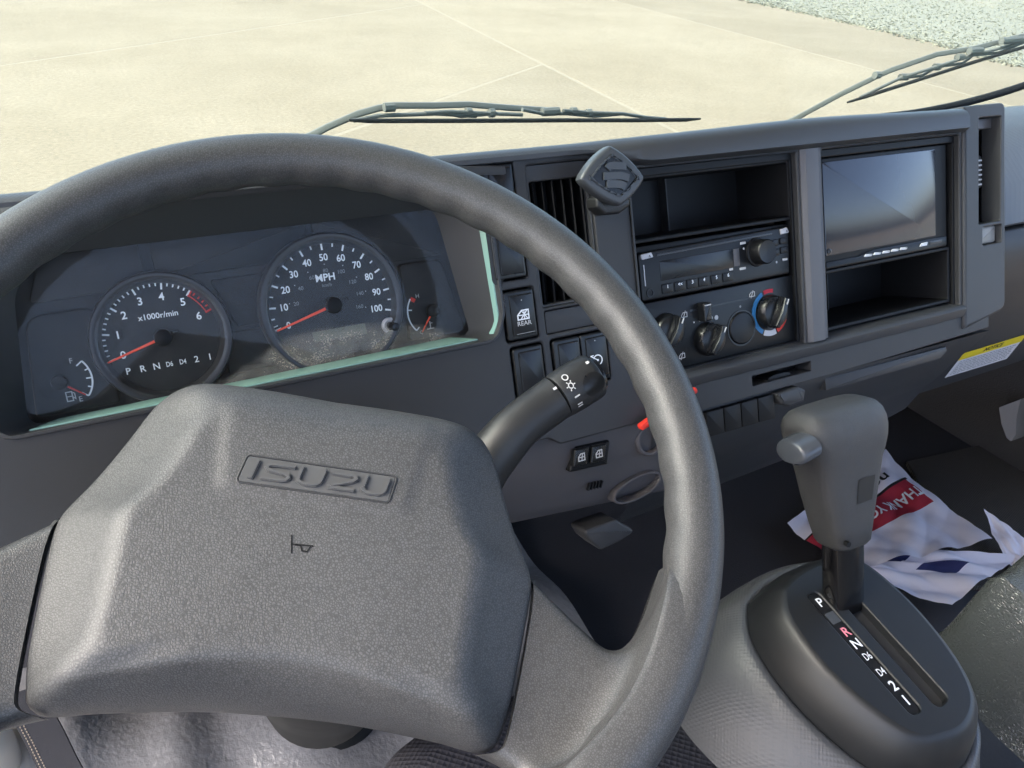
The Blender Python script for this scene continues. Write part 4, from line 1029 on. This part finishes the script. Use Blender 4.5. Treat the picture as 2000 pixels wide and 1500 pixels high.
# spokes
def spoke(sg):
    top = smooth_path([(.1075, -.0435, 0), (.1200, -.0535, 0), (.1360, -.0665, 0), (.1480, -.0752, 0), (.1560, -.0757, 0), (.1635, -.0690, 0), (.1700, -.0570, 0), (.1745, -.0450, 0), (.1790, -.0330, 0)], 4)
    bot = smooth_path([(.0900, -.1268, 0), (.0945, -.1284, 0), (.0990, -.1302, 0), (.1030, -.1322, 0), (.1062, -.1345, 0), (.1085, -.1368, 0), (.1100, -.1390, 0), (.1110, -.1410, 0), (.1118, -.1435, 0)], 4)
    m_ = len(top); K = 22; v = []; f = []
    A = smooth_path([(.1118, -.0440, 0), (.1123, -.0500, 0), (.1110, -.0640, 0), (.1065, -.0940, 0), (.1020, -.1180, 0), (.0985, -.1250, 0), (.0900, -.1268, 0)], 4)
    A = [(np.interp(q, np.linspace(0, 1, len(A)), [p[0] for p in A]), np.interp(q, np.linspace(0, 1, len(A)), [p[1] for p in A])) for q in np.linspace(0, 1, K)]
    B = [((WR) * math.cos(R_(a)), (WR) * math.sin(R_(a))) for a in np.linspace(-10.5, -57.5, K)]
    top = [p[:2] for p in top]; bot = [p[:2] for p in bot]
    top[0] = A[0]; bot[0] = A[-1]
    for side in (0, 1):
        for i in range(m_ + 15):
            for j in range(K):
                t = j / (K - 1)
                if i < m_:
                    s = i / (m_ - 1 + 6); si = i / (m_ - 1)
                    P0, P1 = np.array(top[i]), np.array(bot[i])
                    L = P0 * (1 - t) + P1 * t
                    cA = np.array(A[j]) - (np.array(A[0]) * (1 - t) + np.array(A[-1]) * t)
                    eB = np.array([WR * .93 * math.cos(R_(-10.5 - 41.8 * t)), WR * .93 * math.sin(R_(-10.5 - 41.8 * t))])
                    e0 = np.array(top[-1]) * (1 - t) + np.array(bot[-1]) * t
                    p = L + cA * (1 - si) + (eB - e0) * si ** 1.5 * math.sin(math.pi * min(1, max(0, t))) ** .5
                    edge = abs(2 * t - 1) ** 6
                    h = -.0075 + .0195 * si ** 1.6 - .010 * edge
                    if i == 0: h -= .002
                else:
                    q = min(1, (i - m_ + 1) / 6); p = np.array(top[-1]) * 0 + 0
                    a = R_(-10.5 - 41.8 * t); r0 = np.linalg.norm(pe[j]); rr = r0 + (WR - r0) * q; p = np.array(pe[j]) / r0 * rr
                    h = .0120 + ((Wr + .0006) * 1.02 - .0120) * math.sin(q * math.pi / 2) - .010 * abs(2 * t - 1) ** 6 * (1 - q) - .0046 * abs(2 * t - 1) ** 2.5 * q
                if i >= m_ + 6:      # wrap over the top of the rim
                    b_ = R_(np.interp(i - m_ - 6, [0, 8], [82, -35])); ed = abs(2 * t - 1) ** 6
                    rr = Wr + .0006 - .0045 * abs(2 * t - 1) ** 2.5; rad_ = WR + rr * math.cos(b_); p = np.array(pe[j]) / np.linalg.norm(pe[j]) * rad_; h = rr * 1.02 * math.sin(b_)
                if i == m_ - 1:
                    if j == 0: pe = []
                    pe.append(p.copy())
                v.append((sg * p[0], p[1], h if side == 0 else min(h - .004, -.013)))
    M = m_ + 15
    for side in (0, 1):
        for i in range(M - 1):
            for j in range(K - 1): f.append(tuple(side * M * K + q for q in (i * K + j, i * K + j + 1, (i + 1) * K + j + 1, (i + 1) * K + j)))
    for i in range(M - 1):
        for j in (0, K - 1): f.append((i * K + j, (i + 1) * K + j, M * K + (i + 1) * K + j, M * K + i * K + j))
    for j in range(K - 1): f.append((j, j + 1, M * K + j + 1, M * K + j))
    return MB().add(v, f).build('spoke', 'wheel_rim', whl, 75)
spoke(1); spoke(-1)
plate(scaled(ol, .90, 0, .006), -.050, -.0125, .004).build('hub_base', 'black', whl)

# ================================================================== steering column and stalk
cpos = WC + WY * -.0  - WN * .05
secs = []
for dd, ra, rb in ((.040, .052, .050), (.055, .066, .060), (.13, .070, .064), (.24, .062, .060), (.45, .055, .055)):
    o_ = WC - WN * dd - W2 * .045
    secs.append([tuple(o_ + W1 * ra * math.cos(a) + W2 * rb * math.sin(a)) for a in np.linspace(0, 2 * math.pi, 40, endpoint=False)])
col_ = loft(secs, True, True).build('steering_column', 'rubber', None, 50)
tag(col_, 'dark plastic steering column shroud behind the hub of the wheel', 'steering column')

sp = [(905, 1000, .46), (935, 930, .460), (985, 862, .462), (1020, 826, .465), (1060, 796, .470), (1088, 776, .473)]
kp_ = [(1088, 776, .473), (1094, 772, .474), (1120, 756, .477), (1150, 738, .480), (1163, 730, .4815)]
e0 = at_depth(*sp[0])
stalk = frame('turn_signal_stalk', e0, AU, (0, 1, 0), (0, 0, 1), 'black combination stalk with light symbols reaching out right of the hub', 'control stalk')
def rel(p): return tuple(np.array(p) - e0)
camdir = -(C2W[:, 2])
pth = smooth_path([rel(at_depth(*p)) for p in sp], 5); k = len(pth)
rad = list(np.interp(np.linspace(0, 1, k), [0, .25, .6, 1], [.0185, .0155, .0140, .0142]))
tube(pth, rad, 28, up=tuple(camdir), flatten=.78).build('lever', 'stalk', stalk, 60)
pk = [np.array(rel(at_depth(*p))) for p in kp_]
tube([pk[0] * .9 + pk[1] * .1, pk[1], pk[2], pk[3], pk[3] * .35 + pk[4] * .65, pk[4]], [.0140, .0147, .0152, .0150, .0143, .0118], 28, up=tuple(camdir), flatten=.80).build('knob', 'stalk', stalk, 50)
ax = (pk[4] - pk[0]) / np.linalg.norm(pk[4] - pk[0]); lat = np.cross(ax, camdir); lat /= np.linalg.norm(lat); outn = np.cross(lat, ax)
tube([pk[4] - ax * .0006, pk[4] + ax * .0018, pk[4] + ax * .0030], [.0122, .0112, .0070], 28, up=tuple(camdir), flatten=.80).build('end_cap', 'black_gloss', stalk, 50)
# thumb pad and printed marks on the knob, wrapped on its surface
def knob_pt(s, q, off=.0004, r=.0151):
    c = pk[1] + ax * s; return tuple(c + lat * (r + off) * math.cos(q) + outn * (r * .80 + off) * math.sin(q))
def wrap(mb2, s0, q0, sc_=1.0, off=.0004):
    mb = MB(); return mb.add([knob_pt(s0 + x, q0 - y / .0135, off + max(0, z)) for x, y, z in mb2.v], mb2.f)
tp = MB(); n_ = 24
tp.add([knob_pt(.0185 + .0075 * math.cos(a), R_(72) + .52 * math.sin(a), .0002) for a in np.linspace(0, 2 * math.pi, n_, endpoint=False)] + [knob_pt(.0185, R_(72), .0014)] , [(i, (i + 1) % n_, n_) for i in range(n_)])
tp.build('thumb_pad', 'switch', stalk)
sgn = 1
for (s0, q0, kind) in ((.0048, 122, 'O'), (.0048, 98, 'L'), (.0052, 70, 'I'), (.0050, 46, 'II')):
    if kind == 'O': mk = stroke(circle(0, 0, .0018, 16), .0006, 0, .0001, None, True)
    elif kind == 'L':
        mk = stroke(circle(0, 0, .0015, 14), .0006, 0, .0001, None, True)
        for a in range(0, 360, 60): stroke([(.0020 * math.cos(R_(a)), .0020 * math.sin(R_(a))), (.0031 * math.cos(R_(a)), .0031 * math.sin(R_(a)))], .0006, 0, .0001, mk)
    elif kind == 'I': mk = stroke([(-.0018, 0), (.0018, 0)], .0008, 0, .0001)
    else: mk = stroke([(-.0015, .0008), (.0018, .0008)], .0007, 0, .0001); stroke([(-.0015, -.0008), (.0018, -.0008)], .0007, 0, .0001, mk)
    wrap(mk, s0, R_(q0)).build('mark', 'print_mid', stalk)
wrap(stroke([(-.0012, 0), (.0012, 0)], .0014, 0, .0001), -.0045, R_(112), off=.0001).build('mark', 'print_mid', stalk)
wrap(stroke([(-.0010, 0), (.0010, 0)], .0016, 0, .0001), .0225, R_(125)).build('mark', 'print_mid', stalk)

# ================================================================== gear selector
SO = at_depth(1640, 1165, .62); sa = R_(10)
S1 = np.array([1, 0, 0.]); S2 = np.array([0, math.cos(sa), math.sin(sa)]); S3 = np.cross(S1, S2)
gear = frame('gear_selector', SO, S1, S2, S3, 'automatic gear lever with grey grip on an oval black bezel plate', 'gear lever')
def gear_uv(px, py, h=0.0):
    r = ray(px, py); t = ((SO - EYE).dot(S3) + h) / r.dot(S3); p = EYE + r * t - SO; return (p.dot(S1), p.dot(S2))
ot = [(-.040, .022), (-.015, .030), (.020, .030), (.044, .020), (.053, -.010), (.0535, -.045), (.047, -.080), (.034, -.104), (.012, -.116), (-.010, -.116), (-.034, -.106), (-.050, -.072), (-.0565, -.035), (-.053, .002)]
otp = [(p[0], p[1]) for p in smooth_path([(x, y, 0) for x, y in ot + [ot[0]]], 6)[:-1]]
otp = ccw(resample(otp, 120))
def scaled(poly, k, dx=0, dy=0):
    cx = np.mean([p[0] for p in poly]); cy = np.mean([p[1] for p in poly]); return [(cx + (x - cx) * k + dx, cy + (y - cy) * k + dy) for x, y in poly]
slot = rpoly([(-.0020, .013), (.0135, .013), (.0150, -.098), (-.0005, -.101)], [.004, .004, .006, .006])
strip = rpoly([(-.0265, .0115), (-.0145, .0115), (-.0120, -.0965), (-.0235, -.0965)], .005)
bz = [[(x, y, -.040) for x, y in offset(otp, -.0175)], [(x, y, -.036) for x, y in offset(otp, -.0172)], [(x, y, -.022) for x, y in offset(otp, -.0135)], [(x, y, -.010) for x, y in offset(otp, -.0085)], [(x, y, -.0035) for x, y in offset(otp, -.0035)], [(x, y, -.0008) for x, y in offset(otp, -.0008)], [(x, y, 0) for x, y in offset(otp, .002)]]
mb = loft(bz, True, False); h2 = holed(offset(otp, .002), [slot, strip], -.001, 0, .00001, .0012, -.008); mb.add(h2.v, h2.f)
bez = mb.build('bezel', 'bezel', gear, 50)
MB().add([(x, y, -.0080) for x, y in offset(ccw(slot), -.002)], [tuple(range(len(slot)))]).build('slot_slider', 'ring', bez)
MB().add([(x, y, -.0015) for x, y in offset(ccw(strip), -.0005)], [tuple(range(len(strip)))]).build('position_strip', 'black_gloss', bez)
plate(rrect(-.0235, -.0145, -.0175, -.0075, .001), -.0014, -.0010, 0).build('position_marker', 'teal' if 'teal' in MAT else 'button', bez)
for s, bb, mt_ in (('P', .0020, 'white'), ('R', -.0262, 'pink'), ('N', -.0372, 'white'), ('D6', -.0485, 'white'), ('D4', -.0622, 'white'), ('2', -.0742, 'white'), ('1', -.0862, 'white')):
    text(s, .0108 if len(s) == 1 else .0084, -.0188 + (bb * -.02), bb, -.0012, rot=-90 if False else 0, bold=.018 if len(s) == 1 else .004, sx=1.0 if len(s) == 1 else .68).build('gear_letter', mt_, bez)
disc(-.0078, .0040, .0026, .0004, 14).build('lock_mark', 'orange', bez)
# lever axis leans forward in the world
la_ = R_(20); LA = np.array([0, math.sin(la_), math.cos(la_)]); LB = np.array([0, math.cos(la_), -math.sin(la_)])
def lv(x, y, s):
    p = LA * s + LB * y + np.array([x, 0, 0]); return (p.dot(S1), p.dot(S2), p.dot(S3))
def sell(ax_, ay, cx, cy, s, e=2.6, n=40):
    out = []
    for a in np.linspace(0, 2 * math.pi, n, endpoint=False):
        c, q = math.cos(a), math.sin(a); out.append(lv(cx + ax_ * math.copysign(abs(c) ** (2 / e), c), cy + ay * math.copysign(abs(q) ** (2 / e), q), s))
    return out
loft([sell(.0165, .0105, .004, 0, s, 3.5) for s in (-.012, .056)], True, True).build('shaft', 'shaft', gear, 40)
gsec = [(.0475, .0150, .0135, .003, 0), (.0485, .0185, .0165, .003, 0), (.0520, .0205, .0185, .0035, 0), (.0700, .0245, .0200, .0035, 0), (.0950, .0300, .0215, .004, 0), (.1150, .0340, .0225, .005, 0), (.1280, .0365, .0235, .0055, 0), (.1380, .0395, .0250, .0060, 0), (.1480, .0425, .0260, .0060, 0), (.1560, .0440, .0262, .0055, 0), (.1640, .0440, .0255, .0050, 0), (.1710, .0425, .0230, .0050, 0), (.1760, .0390, .0190, .0050, 0), (.1790, .0330, .0135, .0050, 0), (.1800, .0230, .0070, .0050, 0)]
gsec = [(.0475 + (s - .0475) * .885, a * .92, b2 * .95, cx - .011 * ((s - .0475) / .1325), cy) for s, a, b2, cx, cy in gsec]
gr = loft([sell(a, b2, cx, cy, s, 3.5) for s, a, b2, cx, cy in gsec], True, True).build('grip', 'grip', gear, 60)
# push button on the driver's side of the head
bs = []
for d_, k in ((0, 1), (.0115, 1), (.0150, .94), (.0165, .80)):
    bs.append([lv(-.0440 - d_, .0148 * k * math.copysign(abs(math.cos(a)) ** .8, math.cos(a)) - .010, .1430 - d_ * .16 + .0090 * k * math.sin(a)) for a in np.linspace(0, 2 * math.pi, 28, endpoint=False)])
loft(bs, True, True).build('release_button', 'button', gear, 50)
plate([(p[0], p[1]) for p in rrect(0, .0001, 0, .0001, 0)] if False else circle(0, 0, .0001, 4), 0, .0001, 0)
pin = MB()
for (x, s) in ((-.0125, .0575),): tube([lv(x, -.0205, s), lv(x, -.0170, s)], .0022, 12, pin, up=(1, 0, .3))
pin.build('screw_hole', 'black', gr)
pl_ = []
for x, s in ((.000, .088), (.016, .088), (.018, .108), (.0005, .108)): pl_.append(lv(x - .004, -.0207 - .0012 * (s - .088) / .02, s))
MB().add(pl_, [(0, 1, 2, 3)]).build('inset_plate', 'bezel', gr)
# moulded console below the bezel
b1 = ccw(resample(offset(otp, -.0185), 120))
def widen(poly, d, cx=0, cy=0): return align(b1, resample(offset(poly, -d), 120))
cs = [[(x, y, -.043) for x, y in widen(otp, .013)], [(x, y, -.0375) for x, y in widen(otp, .0180)], [(x, y, -.0365) for x, y in widen(otp, .0205)], [(x, y, -.0385) for x, y in widen(otp, .0245)], [(x - .004, y, -.046) for x, y in widen(otp, .030)], [(x - .010, y - .004, -.066) for x, y in widen(otp, .040)], [(x - .018, y - .008, -.105) for x, y in widen(otp, .054)], [(x - .024, y - .012, -.150) for x, y in widen(otp, .066)], [(x - .03, y - .012, -.24) for x, y in widen(otp, .080)], [(x - .03, y - .012, -.48) for x, y in widen(otp, .090)]]
con = frame('shift_console', SO - S3 * .04, S1, S2, S3, 'light grey dotted plastic console under the gear lever bezel', 'console')
mb = MB(); loft([[(x, y, z + .04) for x, y, z in s] for s in cs], True, False, mb); mb.build('cover', 'console', con, 60)

# ================================================================== floor, papers, vinyl cover, seat
fz = ez - .955
# ribbed rubber mat on the passenger side
rm_ = [on_z(x, y, fz)[:2] for x, y in ((1770, 905), (2100, 830), (2150, 1130), (1900, 1150))]
tag(plate([tuple(p) for p in rm_], fz - .004, fz + .006, .002).build('floor_mat', 'rib_mat', None), 'dark ribbed rubber mat on the passenger floor', 'floor mat')
def sheet(name, corners, mats, matfn, amp, seed, label, cat='paper', nx=44, ny=44, z=fz + .012, curl=None, extra=None, ragged=.0):
    C = [np.array(on_z(x, y, z)) for x, y in corners]; r = np.random.default_rng(seed); ph_ = r.random((7, 4))
    def hgt(a, b):
        s = 0
        for q in ph_: s += abs(math.sin((a * (q[0] - .5) * 22 + b * (q[1] - .5) * 22) + q[2] * 6.28)) * (.4 + .6 * q[3])
        return amp * s / 7
    def P(a, b, off=0.0):
        p = (1 - b) * ((1 - a) * C[0] + a * C[3]) + b * ((1 - a) * C[1] + a * C[2])
        rg = ragged * math.sin(a * 23 + b * 17 + seed) * (1 if min(a, b, 1 - a, 1 - b) < .02 else 0)
        return (p[0] + rg, p[1] + rg, z + hgt(a, b) + (curl(a, b) if curl else 0) + off)
    mb = MB(); vs = [P(i / nx, j / ny) for j in range(ny + 1) for i in range(nx + 1)]; base_ = len(mb.v)
    mb.v += vs
    for j in range(ny):
        for i in range(nx):
            mb.f.append((j * (nx + 1) + i, j * (nx + 1) + i + 1, (j + 1) * (nx + 1) + i + 1, (j + 1) * (nx + 1) + i)); mb.mi.append(matfn((i + .5) / nx, (j + .5) / ny))
    o = mb.build(name, mats, None, 40); tag(o, label, cat)
    if extra:
        for s, size, a0, b0, rot, mname, sy in extra:
            V, Fc = text_geo(s, 1.0, .02); ca, sq = math.cos(R_(rot)), math.sin(R_(rot))
            pts = []
            for x, y in V:
                X, Y = x * size, y * size * sy; pts.append(P(a0 + X * ca - Y * sq, b0 + X * sq + Y * ca, .0022))
            t_ = MB().add(pts, Fc).build('lettering', mname, o, smooth=False)
    return o
# a runs from the top corner down-left, b from the top corner down-right
def m1(a, b):
    if .30 < b < .56 and a > .06: return 1
    if abs(b - .285) < .010 and a > .04: return 2
    if abs(b - .575) < .006 and False: return 2
    return 0
sheet('paper_sheet', ((1722, 898), (1918, 1092), (1668, 1150), (1532, 1040)), ['paper', 'paper_red', 'print_black'], m1, .045, 3, 'crumpled white printed sheet with a red band lying on the floor', curl=lambda a, b: .05 * max(0, .12 - b) + .03 * b * b,
      extra=[('THANK YOU WE', .098, .44, .43, 0, 'white', 1.3), ('noo', .16, .30, .20, 0, 'print_black', .75)])
def m2(a, b): return 1 if (.18 < a < .40 and .08 < b < .42) or (.30 < a < .52 and .55 < b < .80) else 0
sheet('paper_sheet', ((1650, 1085), (1985, 1100), (1850, 1200), (1590, 1130)), ['paper', 'navy'], m2, .055, 11, 'white sheet with navy blue print crumpled behind the gear console')
sheet('paper_sheet', ((1900, 1035), (2080, 1120), (2060, 1160), (1960, 1110)), ['paper', 'navy'], lambda a, b: 0, .03, 5, 'pointed corner of a white sheet at the right edge of the floor', curl=lambda a, b: .04 * (1 - a) * (1 - b))
# kick panel with beige trim at far right
kpz = [on_z(x, y, fz)[:2] for x, y in ((1935, 800),)]
kb = MB(); ko = [at_depth(x, y, 1.40) for x, y in ((1951, 796), (1993, 780), (1985, 815), (1984, 850), (1974, 862), (1966, 855), (1956, 828))]
loft([[tuple(p + (p - EYE) / np.linalg.norm(p - EYE) * dy + np.array([dy * .3, 0, 0])) for p in ko] for dy in (0, .16)], True, True, kb)
plastic('beige_dull', (.16, .14, .12), .6, 900, .1, .0004, 'fine', .3, .15)
tag(kb.build('kick_trim', 'beige_dull', None, 40), 'small beige trim piece below the far right end of the dashboard', 'trim')
# wrinkled vinyl engine cover on the right
vc = [(1890, 1178), (1905, 1160), (1950, 1150), (2010, 1140), (2080, 1130)]
vm = MB(); nx, ny = 60, 50; V0 = at_depth(1900, 1200, .80)
def vin(a, b):
    x = V0[0] + .015 + a * .50; y = V0[1] + .045 - b * .62
    edge = sst(a / .07) * sst(b / .05); h = -.12 + .10 * edge
    fold = .16 + .22 * a + .04 * math.sin(a * 7)                       # raised flap with a curled front edge
    h += (.040 + .03 * sst(a * 1.6)) * (1 - sst((b - fold) / .05)) * edge + .012 * math.exp(-((b - fold) / .03) ** 2) * edge
    h += .016 * math.exp(-((a - .55 * b - .16) / .05) ** 2) * edge + .008 * math.sin(b * 11 - a * 5 + 1) * edge + .003 * math.sin(a * 31 + b * 23)
    return (x, y, V0[2] + h - .02 * b)
vm.add([vin(i / nx, j / ny) for j in range(ny + 1) for i in range(nx + 1)], [(j * (nx + 1) + i, j * (nx + 1) + i + 1, (j + 1) * (nx + 1) + i + 1, (j + 1) * (nx + 1) + i) for j in range(ny) for i in range(nx)])
tag(vm.build('engine_cover', 'vinyl', None, 60), 'glossy wrinkled grey vinyl cover at the right edge behind the gear console', 'vinyl cover')
# grey moulded floor under the wheel
gm_ = MB(); nx, ny = 70, 40
def gfl(a, b):
    x = -.55 + a * 1.05; y = .98 - b * .85
    h = .03 + .022 * math.exp(-((x + .07) / .035) ** 2) + .03 * math.exp(-((x + .20) / .03) ** 2) + .010 * math.sin(x * 30 + y * 9) + .008 * math.sin(y * 30 + x * 11)
    return (x, y, fz - .008 + h * 1.0)
gm_.add([gfl(i / nx, j / ny) for j in range(ny + 1) for i in range(nx + 1)], [(j * (nx + 1) + i, j * (nx + 1) + i + 1, (j + 1) * (nx + 1) + i + 1, (j + 1) * (nx + 1) + i) for j in range(ny) for i in range(nx)])
tag(gm_.build('floor_covering', 'floor_grey', None, 60), 'shiny moulded grey vinyl covering the floor below the steering wheel', 'floor cover')
bt = on_z(640, 1400, fz + .02)
bo = ring_lathe(0, 0, [(.070, -.05), (.068, .0), (.062, .012), (.050, .016), (.046, .024), (.034, .026), (.030, .045), (.0001, .046)], 40).build('column_boot', 'rubber', None, 50)
bo.location = Vector(bt.tolist()); tag(bo, 'round black rubber boot where the column meets the grey floor', 'rubber boot')
# seat cushion
so = at_depth(800, 1470, .60)
seat = frame('driver_seat', (so[0] + .06, so[1] - .27, so[2] - .10), (1, 0, 0), (0, 1, 0), (0, 0, 1), 'dark dotted fabric front of the driver seat under the wheel', 'seat')
secs = []
for k, z in ((.90, -.10), (.97, -.07), (1.0, -.02), (1.0, .03), (.985, .06), (.95, .08), (.86, .095), (.5, .102), (.05, .104)):
    secs.append([(x * k, y * k, z) for x, y in rpoly([(-.23, -.25), (.25, -.25), (.25, .22), (.05, .31), (-.06, .31), (-.23, .16)], .07, 6)])
loft(secs, True, True).build('cushion', 'seat', seat, 60)
# beige trim and belt strap at lower left
lb = at_depth(10, 1475, .93)
bm_ = MB()
for k, (dx, dz, rr) in enumerate(((0, .03, .05), (.015, -.03, .055), (-.04, -.05, .05))):
    loft([[(lb[0] + dx - .06 + rr * 1.5 * math.cos(a) * q, lb[1] + rr * 1.3 * math.sin(a) * q, lb[2] + dz + zz) for a in np.linspace(0, 2 * math.pi, 24, endpoint=False)] for q, zz in ((1, -.05), (1, 0), (.93, .012), (.75, .018), (.1, .02))], True, True, bm_)
tag(bm_.build('seat_trim', 'beige', None, 50), 'cream coloured plastic trim at the lower left corner', 'trim')
belt = frame('seat_belt', at_depth(95, 1450, .72), (1, 0, 0), (0, 1, 0), (0, 0, 1), 'dark webbing strap with light stitching beside the cream trim', 'belt')
bo_ = at_depth(95, 1450, .72)
pa = [at_depth(x, y, .72) - bo_ for x, y in ((40, 1350), (62, 1392), (88, 1440), (112, 1490), (150, 1560))]
side = C2W[:, 0] * .018 + C2W[:, 1] * -.006
wb = MB(); wb.add([tuple(p + s * side + camdir * hh) for p in pa for s, hh in ((-1, -.0008), (1, -.0008), (1, .0008), (-1, .0008))], [tuple(4 * i + q for q in qq) + tuple(4 * (i + 1) + q for q in qq[::-1]) for i in range(len(pa) - 1) for qq in ((0, 1), (1, 2), (2, 3), (3, 0))])
wbo = wb.build('webbing', 'webbing', belt, 40)
for s in (-.82, -.62):
    for i in range(len(pa) - 1):
        for q in np.linspace(0, .9, 9):
            p0 = pa[i] * (1 - q) + pa[i + 1] * q; p1 = pa[i] * (1 - q - .06) + pa[i + 1] * (q + .06)
            if q == 0 and i == 0 and s == -.82: stm = MB()
            tube([p0 + s * side + camdir * .001, p1 + s * side + camdir * .001], .0005, 5, stm, up=tuple(C2W[:, 1]))
stm.build('stitching', 'stitch', wbo)
